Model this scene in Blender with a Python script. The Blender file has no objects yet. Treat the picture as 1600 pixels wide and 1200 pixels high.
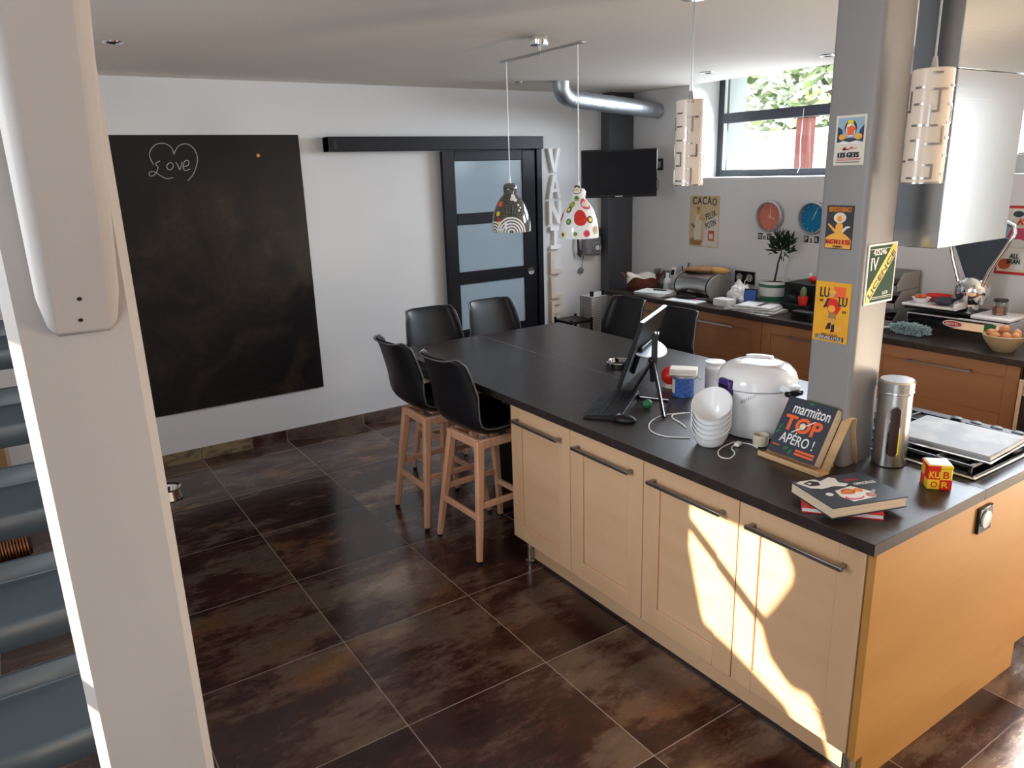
import bpy, math, random
from mathutils import Matrix, Vector, noise
PI = math.pi
R = math.radians
S = bpy.context.scene
COL = S.collection
random.seed(4)

# ------------------------------------------------------------------ camera
CAM = Vector((-0.9145, -5.5078, 1.9347)); FPX = 1175.13
YAW, PITCH, ROLL = R(-33.2633), R(-15.8132), R(-1.8117)
FW = Vector((-math.sin(YAW)*math.cos(PITCH), math.cos(YAW)*math.cos(PITCH), math.sin(PITCH)))
_r = Vector((math.cos(YAW), math.sin(YAW), 0)); _u = _r.cross(FW)
RT = _r*math.cos(ROLL) + _u*math.sin(ROLL); UP = -_r*math.sin(ROLL) + _u*math.cos(ROLL)
cam = bpy.data.cameras.new('camera'); co = bpy.data.objects.new('camera', cam); COL.objects.link(co)
cam.sensor_fit = 'HORIZONTAL'; cam.sensor_width = 36; cam.lens = FPX/1600*36; cam.clip_start = 0.05
m = Matrix.Identity(4)
for i in range(3):
    m[i][0], m[i][1], m[i][2], m[i][3] = RT[i], UP[i], -FW[i], CAM[i]
co.matrix_world = m
S.camera = co

def at(u, v, **k):
    d = FW + RT*((u-800)/FPX) - UP*((v-600)/FPX)
    (ax, val), = k.items(); i = 'xyz'.index(ax)
    return CAM + d*((val-CAM[i])/d[i])

# ------------------------------------------------------------------ world, sun, window light, ceiling fill, exposure
w = bpy.data.worlds.new('sky'); S.world = w; w.use_nodes = True
w.node_tree.nodes['Background'].inputs[0].default_value = (.78, .89, 1.0, 1)
w.node_tree.nodes['Background'].inputs[1].default_value = 3.5
sd = bpy.data.lights.new('sun', 'SUN'); sd.energy = 17.0; sd.angle = R(.4); sd.color = (1, .88, .70)
so = bpy.data.objects.new('sun', sd); COL.objects.link(so)
SUN = Vector((1, -.20, -.50)).normalized()
so.rotation_euler = SUN.to_track_quat('-Z', 'Y').to_euler()
def window_light(name, loc, direction, sx, sy, power, color=(.86, .93, 1), spread=180):
    l = bpy.data.lights.new(name, 'AREA'); l.shape = 'RECTANGLE'; l.size = sx; l.size_y = sy; l.energy = power; l.color = color; l.spread = R(spread)
    o = bpy.data.objects.new(name, l); COL.objects.link(o); o.location = loc
    o.rotation_euler = Vector(direction).to_track_quat('-Z', 'Y').to_euler()
window_light('daylight_garden_door', (4.36, -6.1, 1.25), (-1, 0, -.05), 1.4, 2.1, 26, (1, .92, .82))
window_light('warm_ceiling_fill', (4.3, -6.1, .45), (-1, .55, 1.0), 1.4, .7, 110, (1, .78, .57), 150)  # added warm fill, aimed up from the door opening to brighten the ceiling
window_light('daylight_stair_window', (-2.22, -3.59, 1.92), (1, .1, -.35), .95, .85, 43, (.88, .93, 1))
window_light('daylight_window_one', (4.38, -1.55, 2.25), (-1, .1, -.62), 1.4, .68, 54, (.80, .88, 1), 125)
window_light('daylight_window_two', (4.38, -3.65, 2.25), (-1, .1, -.6), 1.4, .68, 42, (.82, .90, 1), 125)
S.view_settings.view_transform = 'Standard'; S.view_settings.look = 'None'
S.view_settings.gamma = 1; S.view_settings.use_curve_mapping = False
S.view_settings.exposure = 0.15
S.cycles.max_bounces = 8; S.cycles.diffuse_bounces = 5; S.cycles.glossy_bounces = 4
S.cycles.transparent_max_bounces = 10; S.cycles.sample_clamp_indirect = 4.0
S.cycles.use_denoising = True
S.cycles.caustics_reflective = False; S.cycles.caustics_refractive = False

# ------------------------------------------------------------------ materials
def lin(c):
    if isinstance(c, str):
        c = [int(c[i:i+2], 16)/255 for i in (0, 2, 4)]
        c = [x/12.92 if x <= .04045 else ((x+.055)/1.055)**2.4 for x in c]
    return (c[0], c[1], c[2], 1)
M = {}
def mat(name, color, rough=.5, metal=0, spec=.5, noise=None, bump=None, coat=0, emit=0, trans=0, ior=1.45, coord='Object'):
    """noise=(scale xyz, colour2, lo, hi) mixes a second colour; bump=(scale xyz, strength)"""
    m = bpy.data.materials.new(name); m.use_nodes = True; M[name] = m
    nt = m.node_tree; b = nt.nodes['Principled BSDF']
    b.inputs['Base Color'].default_value = lin(color); b.inputs['Roughness'].default_value = rough
    b.inputs['Metallic'].default_value = metal; b.inputs['Specular IOR Level'].default_value = spec
    b.inputs['Coat Weight'].default_value = coat; b.inputs['Transmission Weight'].default_value = trans; b.inputs['IOR'].default_value = ior
    def nz(scale, detail=4):
        tc = nt.nodes.new('ShaderNodeTexCoord'); mp = nt.nodes.new('ShaderNodeMapping'); n = nt.nodes.new('ShaderNodeTexNoise')
        mp.inputs['Scale'].default_value = scale; n.inputs['Scale'].default_value = 1; n.inputs['Detail'].default_value = detail
        nt.links.new(tc.outputs[coord], mp.inputs[0]); nt.links.new(mp.outputs[0], n.inputs[0]); return n
    if noise:
        n = nz(noise[0]); r = nt.nodes.new('ShaderNodeValToRGB')
        r.color_ramp.elements[0].position = noise[2]; r.color_ramp.elements[1].position = noise[3]
        r.color_ramp.elements[0].color = lin(color); r.color_ramp.elements[1].color = lin(noise[1])
        nt.links.new(n.outputs[0], r.inputs[0]); nt.links.new(r.outputs[0], b.inputs['Base Color'])
    if bump:
        n = nz(bump[0]); bp = nt.nodes.new('ShaderNodeBump'); bp.inputs['Strength'].default_value = bump[1]; bp.inputs['Distance'].default_value = .01
        nt.links.new(n.outputs[0], bp.inputs['Height']); nt.links.new(bp.outputs[0], b.inputs['Normal'])
    return m
mat('wall_paint', (.72, .71, .70), .7, bump=((60, 60, 60), .04))
mat('ceiling_paint', (.82, .755, .68), .8)
mat('post_paint', (.42, .39, .37), .65, bump=((14, 14, 3), .15), noise=((6, 6, 2), (.395, .365, .345), .4, .7))
mat('black_paint', '101014', .42)
mat('column_grey', '4a4d52', .5)
mat('support_grey', (.26, .25, .245), .45)
mat('frame_grey', '303339', .5)
mat('fretwork', (.40, .36, .32), .22, 1)
mat('door_black', '0b0c14', .45, spec=.3, noise=((3, 60, 3), '101119', .4, .6))
mat('maple', (.62, .40, .235), .42, noise=((9, 9, 1.1), (.57, .355, .20), .35, .7))
mat('maple_cross', (.62, .40, .235), .42, noise=((9, 1.1, 9), (.57, .35, .195), .35, .7))
mat('maple_warm_lit', (.49, .245, .062), .42, noise=((1.0, 9, 7), (.43, .205, .047), .35, .7))  # cabinet laminate with warm bounce light mixed into its colour
mat('alder', (.37, .185, .085), .45, noise=((8, 1.2, 9), (.31, .15, .065), .35, .7))
mat('worktop', (.026, .0185, .016), .33, noise=((25, 25, 25), (.037, .027, .0235), .4, .65), spec=.42)
mat('steel', (.60, .59, .57), .28, 1)
mat('steel_brushed', (.40, .415, .43), .22, 1, bump=((2, 2, 300), .02))
mat('handle_steel', (.30, .29, .28), .35, 1)
mat('chrome', (.82, .82, .82), .08, 1)
mat('galvanised', (.46, .49, .53), .45, 1, noise=((14, 14, 14), (.40, .43, .47), .4, .65))
mat('tread_steel', (.045, .062, .078), .45, noise=((3, 3, 3), (.035, .050, .062), .35, .7))
mat('dark_steel', (.02, .02, .022), .5)
mat('black_plastic', (.007, .007, .008), .42, spec=.35)
mat('black_gloss', (.006, .006, .008), .12)
mat('black_leather', (.008, .008, .010), .34, spec=.38, bump=((200, 200, 200), .05))
mat('grey_edge', (.10, .095, .09), .3)
mat('beech', (.76, .43, .27), .45, noise=((30, 30, 3), (.68, .36, .21), .35, .65))
mat('white_plastic', (.80, .79, .77), .3)
mat('white_gloss', (.82, .83, .84), .15)
mat('opal', (.80, .68, .56), .25)
mat('paper', (.72, .72, .71), .8)
mat('paper_grey', (.42, .42, .42), .8, noise=((90, 25, 5), (.66, .66, .65), .45, .55))
mat('white', (.80, .80, .78), .5)
mat('letter_white', (.90, .89, .86), .5)
mat('letter_cream', (.70, .60, .48), .55)
mat('black', (.012, .012, .012), .5)
mat('ink', (.03, .03, .035), .5)
mat('red', (.55, .03, .03), .4)
mat('bright_red', (.70, .025, .012), .35)
mat('orange_red', (.85, .13, .03), .45)
mat('orange', (.80, .27, .04), .45)
mat('yellow', (.86, .62, .03), .4)
mat('poster_yellow', (.84, .42, .02), .45, noise=((8, 8, 8), (.75, .32, .015), .4, .7))
mat('poster_amber', (.83, .40, .06), .45)
mat('poster_cream', (.72, .66, .56), .5)
mat('poster_tan', (.60, .43, .22), .5, noise=((9, 9, 9), (.66, .54, .34), .35, .65))
mat('poster_brown', (.36, .19, .07), .5)
mat('licence_green', (.035, .085, .055), .7, spec=.2)
mat('blue_dark', (.02, .035, .09), .4)
mat('blue', (.03, .09, .33), .35, noise=((60, 60, 200), (.10, .18, .42), .5, .6))
mat('sky_blue', (.30, .44, .55), .4)
mat('shelf_sky_tint', (.16, .23, .30), .3)  # blue of the reflected sky put into the shelf colour
mat('slate', (.035, .042, .06), .45)
mat('teal', (.16, .34, .37), .5)
mat('clock_coral', (.62, .19, .12), .45)
mat('clock_blue', (.0, .17, .36), .4)
mat('purple', (.055, .025, .16), .35)
mat('green', (.02, .17, .06), .4)
mat('lime', (.30, .42, .06), .4)
mat('pink', (.62, .09, .16), .4)
mat('cream_dot', (.82, .70, .50), .4)
mat('dark_brown', (.04, .015, .012), .4)
mat('wicker', (.20, .055, .022), .7, bump=((90, 90, 160), .9), noise=((60, 60, 120), (.09, .022, .01), .4, .6))
mat('cloth', (.62, .57, .49), .9)
mat('kraft', (.36, .18, .07), .7, noise=((12, 12, 12), (.42, .23, .10), .4, .6))
mat('bread', (.62, .36, .10), .7)
mat('plywood', (.62, .42, .23), .5, noise=((4, 30, 30), (.55, .35, .17), .4, .6))
mat('leaf', (.012, .03, .012), .45)
mat('leaf_light', (.10, .16, .05), .6, noise=((3, 3, 3), (.22, .27, .14), .4, .6))
mat('blossom', (.62, .66, .52), .7)
mat('bark', (.06, .045, .03), .8)
mat('pot_glaze', (.62, .64, .60), .3)
mat('pot_green', (.03, .14, .08), .3)
mat('soil', (.02, .012, .008), .9)
mat('egg', (.58, .25, .10), .5)
mat('stoneware', (.42, .32, .18), .4)
mat('fluff', (.40, .55, .57), .9, bump=((120, 120, 120), 1))
mat('carton', (.34, .20, .10), .8)
mat('copper', (.45, .22, .12), .35, 1)
mat('stone_white', (.75, .74, .72), .8)
mat('red_paint', (.42, .12, .10), .6)
mat('grass', (.10, .16, .05), .9)
mat('chalk', (.40, .40, .40), .9)
mat('grout_grey', (.30, .28, .26), .8)
mat('bin_grey', (.30, .29, .27), .5)
mat('food_red', (.55, .11, .04), .5)
mat('navy', (.03, .035, .06), .7)
mat('page', (.70, .58, .42), .8, noise=((3, 3, 500), (.60, .48, .33), .4, .6))
mat('page_white', (.72, .70, .68), .8, noise=((3, 3, 500), (.62, .60, .58), .4, .6))
mat('tray_enamel', (.33, .35, .38), .5, noise=((9, 9, 9), (.46, .47, .49), .45, .6), spec=.3)
mat('baseboard_tan', (.26, .19, .10), .5, noise=((10, 10, 25), (.12, .085, .045), .48, .62))
mat('screen', (.004, .004, .006), .25, spec=.25)
mat('screen_blue', (.04, .10, .34), .2)
mat('grey_phone', (.20, .20, .205), .4)
mat('silver', (.45, .45, .46), .35, .6)
mat('jar_contents', (.25, .07, .03), .7)
mat('candle', (.62, .56, .44), .5)
mat('frosted', (.31, .395, .45), .13, spec=.6)

def glass(name, tint=(.95, .98, .98), gloss=.10):
    m = bpy.data.materials.new(name); m.use_nodes = True; M[name] = m; nt = m.node_tree; nt.nodes.clear()
    o = nt.nodes.new('ShaderNodeOutputMaterial'); t = nt.nodes.new('ShaderNodeBsdfTransparent'); g = nt.nodes.new('ShaderNodeBsdfGlossy'); x = nt.nodes.new('ShaderNodeMixShader')
    t.inputs[0].default_value = (*tint, 1); g.inputs['Roughness'].default_value = .03; x.inputs[0].default_value = gloss
    nt.links.new(t.outputs[0], x.inputs[1]); nt.links.new(g.outputs[0], x.inputs[2]); nt.links.new(x.outputs[0], o.inputs[0])
glass('pane', gloss=.05)
glass('clear_glass', (.80, .83, .83), .18)
glass('smoked_glass', (.35, .36, .37), .25)

def node_math(nt, op, a, b=None, c=None):
    n = nt.nodes.new('ShaderNodeMath'); n.operation = op
    for i, x in enumerate((a, b, c)):
        if x is None: continue
        if isinstance(x, (int, float)): n.inputs[i].default_value = x
        else: nt.links.new(x, n.inputs[i])
    return n.outputs[0]
TX, TY, Y0 = .6215, .6259, -.8489
def floor_material():
    m = bpy.data.materials.new('floor_tile'); m.use_nodes = True; M['floor_tile'] = m
    nt = m.node_tree; b = nt.nodes['Principled BSDF']; L = nt.links.new
    g = nt.nodes.new('ShaderNodeNewGeometry'); s = nt.nodes.new('ShaderNodeSeparateXYZ'); L(g.outputs['Position'], s.inputs[0])
    ux = node_math(nt, 'DIVIDE', s.outputs[0], TX); uy = node_math(nt, 'DIVIDE', node_math(nt, 'SUBTRACT', s.outputs[1], Y0), TY)
    fx = node_math(nt, 'FRACT', ux); fy = node_math(nt, 'FRACT', uy)
    ex = node_math(nt, 'MINIMUM', fx, node_math(nt, 'SUBTRACT', 1, fx)); ey = node_math(nt, 'MINIMUM', fy, node_math(nt, 'SUBTRACT', 1, fy))
    grout = node_math(nt, 'LESS_THAN', node_math(nt, 'MINIMUM', ex, ey), .0034)
    cid = nt.nodes.new('ShaderNodeCombineXYZ'); L(node_math(nt, 'FLOOR', ux), cid.inputs[0]); L(node_math(nt, 'FLOOR', uy), cid.inputs[1])
    wn = nt.nodes.new('ShaderNodeTexWhiteNoise'); L(cid.outputs[0], wn.inputs[0])
    sc = nt.nodes.new('ShaderNodeVectorMath'); sc.operation = 'SCALE'; L(wn.outputs['Color'], sc.inputs[0]); sc.inputs['Scale'].default_value = 37
    ad = nt.nodes.new('ShaderNodeVectorMath'); L(g.outputs['Position'], ad.inputs[0]); L(sc.outputs[0], ad.inputs[1])
    mp = nt.nodes.new('ShaderNodeMapping'); mp.inputs['Scale'].default_value = (1.25, 2.9, 2); L(ad.outputs[0], mp.inputs[0])
    n1 = nt.nodes.new('ShaderNodeTexNoise'); n1.inputs['Scale'].default_value = 1.0; n1.inputs['Detail'].default_value = 8; n1.inputs['Roughness'].default_value = .68; L(mp.outputs[0], n1.inputs[0])
    n2 = nt.nodes.new('ShaderNodeTexNoise'); n2.inputs['Scale'].default_value = 14; n2.inputs['Detail'].default_value = 6; n2.inputs['Roughness'].default_value = .75; L(mp.outputs[0], n2.inputs[0])
    n2.inputs['Scale'].default_value = 9
    mp3 = nt.nodes.new('ShaderNodeMapping'); mp3.inputs['Scale'].default_value = (.8, 1.3, 1); L(ad.outputs[0], mp3.inputs[0])
    n3 = nt.nodes.new('ShaderNodeTexNoise'); n3.inputs['Scale'].default_value = 1.6; n3.inputs['Detail'].default_value = 2; L(mp3.outputs[0], n3.inputs[0])
    f = node_math(nt, 'ADD', node_math(nt, 'MULTIPLY', n1.outputs[0], .80), node_math(nt, 'MULTIPLY', n2.outputs[0], .22))
    def ramp(x, a, b, lo=0, hi=1):
        q = nt.nodes.new('ShaderNodeMapRange'); q.interpolation_type = 'SMOOTHSTEP'; L(x, q.inputs[0]); q.inputs[1].default_value = a; q.inputs[2].default_value = b; q.inputs[3].default_value = lo; q.inputs[4].default_value = hi; return q.outputs[0]
    def mixc(fac, a, b):
        q = nt.nodes.new('ShaderNodeMix'); q.data_type = 'RGBA'; L(fac, q.inputs[0])
        for i, c in ((6, a), (7, b)):
            if isinstance(c, tuple): q.inputs[i].default_value = c
            else: L(c, q.inputs[i])
        return q.outputs[2]
    lustre = ramp(f, .485, .645)                       # metallic glaze clouds over a dark red-brown body
    rust = ramp(n3.outputs[0], .50, .68)
    body = mixc(ramp(f, .38, .52), (.018, .0068, .0062, 1), (.052, .0185, .0125, 1))
    glaze = mixc(rust, (.31, .235, .185, 1), (.40, .205, .10, 1))
    colr = mixc(node_math(nt, 'MULTIPLY', lustre, .9), body, glaze)
    notg = node_math(nt, 'SUBTRACT', 1, grout)
    L(mixc(grout, colr, (.27, .225, .195, 1)), b.inputs['Base Color'])
    L(node_math(nt, 'MULTIPLY', node_math(nt, 'MULTIPLY', lustre, .78), notg), b.inputs['Metallic'])
    L(node_math(nt, 'ADD', ramp(n2.outputs[0], .35, .65, .16, .25), node_math(nt, 'MULTIPLY', grout, .5)), b.inputs['Roughness'])
    b.inputs['Specular IOR Level'].default_value = .6
    bp = nt.nodes.new('ShaderNodeBump'); bp.inputs['Strength'].default_value = .05; bp.inputs['Distance'].default_value = .01; L(n2.outputs[0], bp.inputs['Height']); L(bp.outputs[0], b.inputs['Normal'])
floor_material()
def chalkboard_material():
    m = bpy.data.materials.new('chalkboard'); m.use_nodes = True; M['chalkboard'] = m
    nt = m.node_tree; b = nt.nodes['Principled BSDF']; L = nt.links.new
    g = nt.nodes.new('ShaderNodeNewGeometry'); s = nt.nodes.new('ShaderNodeSeparateXYZ'); L(g.outputs['Position'], s.inputs[0])
    # chalk residue plus a brown reflection painted in, lower part of the board
    n = nt.nodes.new('ShaderNodeTexNoise'); n.inputs['Scale'].default_value = 2.2; n.inputs['Detail'].default_value = 5; n.inputs['Distortion'].default_value = 1.6; L(g.outputs['Position'], n.inputs[0])
    n2 = nt.nodes.new('ShaderNodeTexNoise'); n2.inputs['Scale'].default_value = 30; n2.inputs['Detail'].default_value = 4; L(g.outputs['Position'], n2.inputs[0])
    v = node_math(nt, 'MULTIPLY', node_math(nt, 'SUBTRACT', n.outputs[0], .43), 2.8)
    v = node_math(nt, 'MULTIPLY', v, n2.outputs[0])
    msk = nt.nodes.new('ShaderNodeMapRange'); L(s.outputs[2], msk.inputs[0]); msk.inputs[1].default_value = 1.95; msk.inputs[2].default_value = 1.80
    v = node_math(nt, 'MULTIPLY', v, msk.outputs[0])
    mx = nt.nodes.new('ShaderNodeMix'); mx.data_type = 'RGBA'; mx.clamp_factor = True; L(v, mx.inputs[0]); mx.inputs[6].default_value = (.006, .0055, .0058, 1); mx.inputs[7].default_value = (.075, .052, .032, 1)
    L(mx.outputs[2], b.inputs['Base Color']); b.inputs['Roughness'].default_value = .38; b.inputs['Specular IOR Level'].default_value = .3
chalkboard_material()
def dotted_material():
    m = bpy.data.materials.new('dashed_black'); m.use_nodes = True; M['dashed_black'] = m
    nt = m.node_tree; b = nt.nodes['Principled BSDF']; L = nt.links.new
    tc = nt.nodes.new('ShaderNodeTexCoord'); s = nt.nodes.new('ShaderNodeSeparateXYZ'); L(tc.outputs['Object'], s.inputs[0])
    a = node_math(nt, 'ARCTAN2', s.outputs[1], s.outputs[0])
    fa = node_math(nt, 'FRACT', node_math(nt, 'MULTIPLY', a, 11.14)); fz = node_math(nt, 'FRACT', node_math(nt, 'MULTIPLY', s.outputs[2], 130))
    d = node_math(nt, 'MULTIPLY', node_math(nt, 'LESS_THAN', fa, .34), node_math(nt, 'LESS_THAN', fz, .55))
    mx = nt.nodes.new('ShaderNodeMix'); mx.data_type = 'RGBA'; L(d, mx.inputs[0]); mx.inputs[6].default_value = (.012, .012, .011, 1); mx.inputs[7].default_value = (.42, .42, .36, 1)
    L(mx.outputs[2], b.inputs['Base Color']); b.inputs['Roughness'].default_value = .1
dotted_material()
def perforated_material():
    m = bpy.data.materials.new('perforated'); m.use_nodes = True; M['perforated'] = m
    nt = m.node_tree; b = nt.nodes['Principled BSDF']; L = nt.links.new
    tc = nt.nodes.new('ShaderNodeTexCoord'); v = nt.nodes.new('ShaderNodeTexVoronoi'); v.inputs['Scale'].default_value = 62; v.inputs['Randomness'].default_value = 0; L(tc.outputs['Object'], v.inputs['Vector'])
    mx = nt.nodes.new('ShaderNodeMix'); mx.data_type = 'RGBA'; L(node_math(nt, 'LESS_THAN', v.outputs['Distance'], .42), mx.inputs[0]); mx.inputs[6].default_value = (.55, .55, .55, 1); mx.inputs[7].default_value = (.03, .03, .03, 1)
    L(mx.outputs[2], b.inputs['Base Color'])
perforated_material()

# ------------------------------------------------------------------ mesh helpers
def circ(cx, cy, rx, ry=None, n=24, a0=0, a1=360): 
    ry = rx if ry is None else ry
    return [(cx+rx*math.cos(R(a0+(a1-a0)*i/n)), cy+ry*math.sin(R(a0+(a1-a0)*i/n))) for i in range(n + (0 if a1-a0 == 360 else 1))]
class MB:
    def __init__(s): s.v = []; s.f = []; s.mi = []; s.m = 0; s.T = Matrix.Identity(4)
    def add(s, vs, fs):
        o = len(s.v); s.v += [tuple(s.T @ Vector(p)) for p in vs]
        for f in fs: s.f.append(tuple(i+o for i in f)); s.mi.append(s.m)
        return s
    def box(s, x0, x1, y0, y1, z0, z1):
        v = [(x, y, z) for z in (z0, z1) for y in (y0, y1) for x in (x0, x1)]
        return s.add(v, [(0, 2, 3, 1), (4, 5, 7, 6), (0, 1, 5, 4), (2, 6, 7, 3), (0, 4, 6, 2), (1, 3, 7, 5)])
    def beam(s, a, b, w0, t0, w1=None, t1=None, side=(0, 0, 1)):
        a, b = Vector(a), Vector(b); d = (b-a).normalized(); x = d.cross(Vector(side))
        if x.length < 1e-4: x = d.cross(Vector((1, 0, 0)))
        x.normalize(); y = x.cross(d); w1 = w0 if w1 is None else w1; t1 = t0 if t1 is None else t1
        v = [a+x*i*w0/2+y*j*t0/2 for i, j in ((-1, -1), (1, -1), (1, 1), (-1, 1))] + [b+x*i*w1/2+y*j*t1/2 for i, j in ((-1, -1), (1, -1), (1, 1), (-1, 1))]
        return s.add(v, [(0, 1, 2, 3), (7, 6, 5, 4), (0, 4, 5, 1), (1, 5, 6, 2), (2, 6, 7, 3), (3, 7, 4, 0)])
    def prism(s, pts, z0, z1):
        n = len(pts); a = sum(pts[i][0]*pts[(i+1) % n][1]-pts[(i+1) % n][0]*pts[i][1] for i in range(n))
        if a < 0: pts = pts[::-1]
        v = [(x, y, z0) for x, y in pts] + [(x, y, z1) for x, y in pts]
        return s.add(v, [tuple(range(n))[::-1], tuple(range(n, 2*n))] + [(i, (i+1) % n, n+(i+1) % n, n+i) for i in range(n)])
    def cyl(s, a, b, r0, r1=None, n=20):
        r1 = r0 if r1 is None else r1; a, b = Vector(a), Vector(b); d = (b-a).normalized()
        x = d.cross(Vector((0, 0, 1)));
        if x.length < 1e-4: x = Vector((1, 0, 0))
        x.normalize(); y = d.cross(x)
        v = [a+(x*math.cos(2*PI*i/n)+y*math.sin(2*PI*i/n))*r0 for i in range(n)] + [b+(x*math.cos(2*PI*i/n)+y*math.sin(2*PI*i/n))*r1 for i in range(n)]
        return s.add(v, [tuple(range(n))[::-1], tuple(range(n, 2*n))] + [(i, (i+1) % n, n+(i+1) % n, n+i) for i in range(n)])
    def tube(s, pts, r, n=8, closed=False):
        P = [Vector(p) for p in pts]; k = len(P); up = None; rings = []
        for i in range(k):
            d = (P[(i+1) % k]-P[i-1]) if closed else (P[min(i+1, k-1)]-P[max(i-1, 0)])
            d.normalize()
            if up is None:
                up = d.cross(Vector((0, 0, 1)));
                if up.length < 1e-3: up = d.cross(Vector((1, 0, 0)))
            up = (up-d*up.dot(d)).normalized(); y = d.cross(up); rr = r[i] if isinstance(r, (list, tuple)) else r
            rings.append([P[i]+(up*math.cos(2*PI*j/n)+y*math.sin(2*PI*j/n))*rr for j in range(n)])
        v = [p for q in rings for p in q]; f = []
        for i in range(k if closed else k-1):
            a, b = i*n, ((i+1) % k)*n
            f += [(a+j, a+(j+1) % n, b+(j+1) % n, b+j) for j in range(n)]
        if not closed: f += [tuple(range(n))[::-1], tuple(range((k-1)*n, k*n))]
        return s.add(v, f)
    def lathe(s, prof, n=36, c=(0, 0, 0), sq=1.0, caps=True):
        v = []; f = []
        for r, z in prof:
            for j in range(n):
                v.append((c[0]+r*math.cos(2*PI*j/n), c[1]+r*sq*math.sin(2*PI*j/n), c[2]+z))
        for i in range(len(prof)-1):
            for j in range(n):
                a, b = i*n+j, i*n+(j+1) % n
                f.append((a, b, b+n, a+n))
        if len(prof) == 2 and prof[0][0] < 1e-5: caps = False
        if caps and prof[0][0] > 1e-5: f.append(tuple(range(n))[::-1])
        if caps and prof[-1][0] > 1e-5: f.append(tuple(range((len(prof)-1)*n, len(prof)*n)))
        return s.add(v, f)
    def ell(s, c, r, nu=20, nv=12):
        v = []; f = []
        for i in range(nv+1):
            t = PI*i/nv
            for j in range(nu):
                p = 2*PI*j/nu; v.append((c[0]+r[0]*math.sin(t)*math.cos(p), c[1]+r[1]*math.sin(t)*math.sin(p), c[2]-r[2]*math.cos(t)))
        for i in range(nv):
            for j in range(nu):
                a, b = i*nu+j, i*nu+(j+1) % nu; f.append((a, b, b+nu, a+nu))
        return s.add(v, f)
    def grid(s, rows):
        n = len(rows[0]); v = [p for r in rows for p in r]; f = []
        for i in range(len(rows)-1):
            for j in range(n-1): f.append((i*n+j, i*n+j+1, (i+1)*n+j+1, (i+1)*n+j))
        return s.add(v, f)
    def build(s, name, mats, parent=None, bevel=0, smooth=35, solid=0, label=None, sub=0):
        me = bpy.data.meshes.new(name); me.from_pydata(s.v, [], s.f)
        if not isinstance(mats, (list, tuple)): mats = [mats]
        for q in mats: me.materials.append(M[q])
        for p, i in zip(me.polygons, s.mi): p.material_index = i; p.use_smooth = True
        me.update(); me.set_sharp_from_angle(angle=R(smooth))
        o = bpy.data.objects.new(name, me); COL.objects.link(o)
        if parent is not None: o.parent = parent
        if solid: q = o.modifiers.new('solid', 'SOLIDIFY'); q.thickness = abs(solid); q.offset = -1 if solid > 0 else 1
        if sub: q = o.modifiers.new('sub', 'SUBSURF'); q.levels = q.render_levels = sub
        if bevel: q = o.modifiers.new('bevel', 'BEVEL'); q.width = bevel; q.segments = 2; q.limit_method = 'ANGLE'; q.angle_limit = R(40)
        if label: o['label'] = label
        return o
def tag(o, label, cat, group=None):
    o['label'] = label; o['category'] = cat
    if group: o['group'] = group
    return o
def thing(name, label, cat, loc=(0, 0, 0), rz=0, group=None, rot=None):
    o = bpy.data.objects.new(name, None); COL.objects.link(o); o.empty_display_size = .1
    o.location = loc; o.rotation_euler = rot if rot else (0, 0, rz)
    return tag(o, label, cat, group)
def struct(o): o['kind'] = 'structure'; return o
def stuff(o): o['kind'] = 'stuff'; return o
def copy_tree(o, parent=None):
    c = o.copy(); COL.objects.link(c)
    if parent is not None: c.parent = parent
    for ch in list(o.children): copy_tree(ch, c)
    return c
FACE_X = (Vector((0, -1, 0)), Vector((0, 0, 1)), Vector((-1, 0, 0)))      # seen from -X
FACE_Y = (Vector((1, 0, 0)), Vector((0, 0, 1)), Vector((0, -1, 0)))       # seen from -Y
def frame(u, v, n): return Matrix((u, v, n)).transposed().to_euler()
RX, RY = frame(*FACE_X), frame(*FACE_Y)
def text(body, parent, matname, cx, cy, w, h, z=0, depth=.0008, bold=.0, rot=0, shear=0, name='lettering', T=None):
    cu = bpy.data.curves.new(name, 'FONT'); cu.body = body; cu.size = 1; cu.extrude = .02; cu.offset = bold*.5; cu.shear = shear; cu.resolution_u = 3
    o = bpy.data.objects.new('tmp', cu); COL.objects.link(o)
    dg = bpy.context.evaluated_depsgraph_get(); me = bpy.data.meshes.new_from_object(o.evaluated_get(dg))
    bpy.data.objects.remove(o); bpy.data.curves.remove(cu)
    xs = [v.co.x for v in me.vertices]; ys = [v.co.y for v in me.vertices]
    x0, x1, y0, y1 = min(xs), max(xs), min(ys), max(ys); c, sn = math.cos(rot), math.sin(rot)
    for v in me.vertices:
        a = ((v.co.x-x0)/(x1-x0)-.5)*w; b = ((v.co.y-y0)/(y1-y0)-.5)*h
        p = Vector((cx+a*c-b*sn, cy+a*sn+b*c, z+(depth if v.co.z > 0 else 0)))
        v.co = (T @ p) if T else p
    me.materials.clear(); me.materials.append(M[matname]); me.name = name
    o = bpy.data.objects.new(name, me); COL.objects.link(o); o.parent = parent
    return o
def art(parent, w, h, z, shapes, name='picture'):
    """flat printed shapes in unit coordinates (origin bottom left); later shapes lie above earlier ones"""
    b = MB(); ms = []
    for k, (mn, pts) in enumerate(shapes):
        if mn not in ms: ms.append(mn)
        b.m = ms.index(mn); b.prism([((x-.5)*w, (y-.5)*h) for x, y in pts], z, z+.0005+.00022*k)
    return b.build(name, ms, parent)

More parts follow.
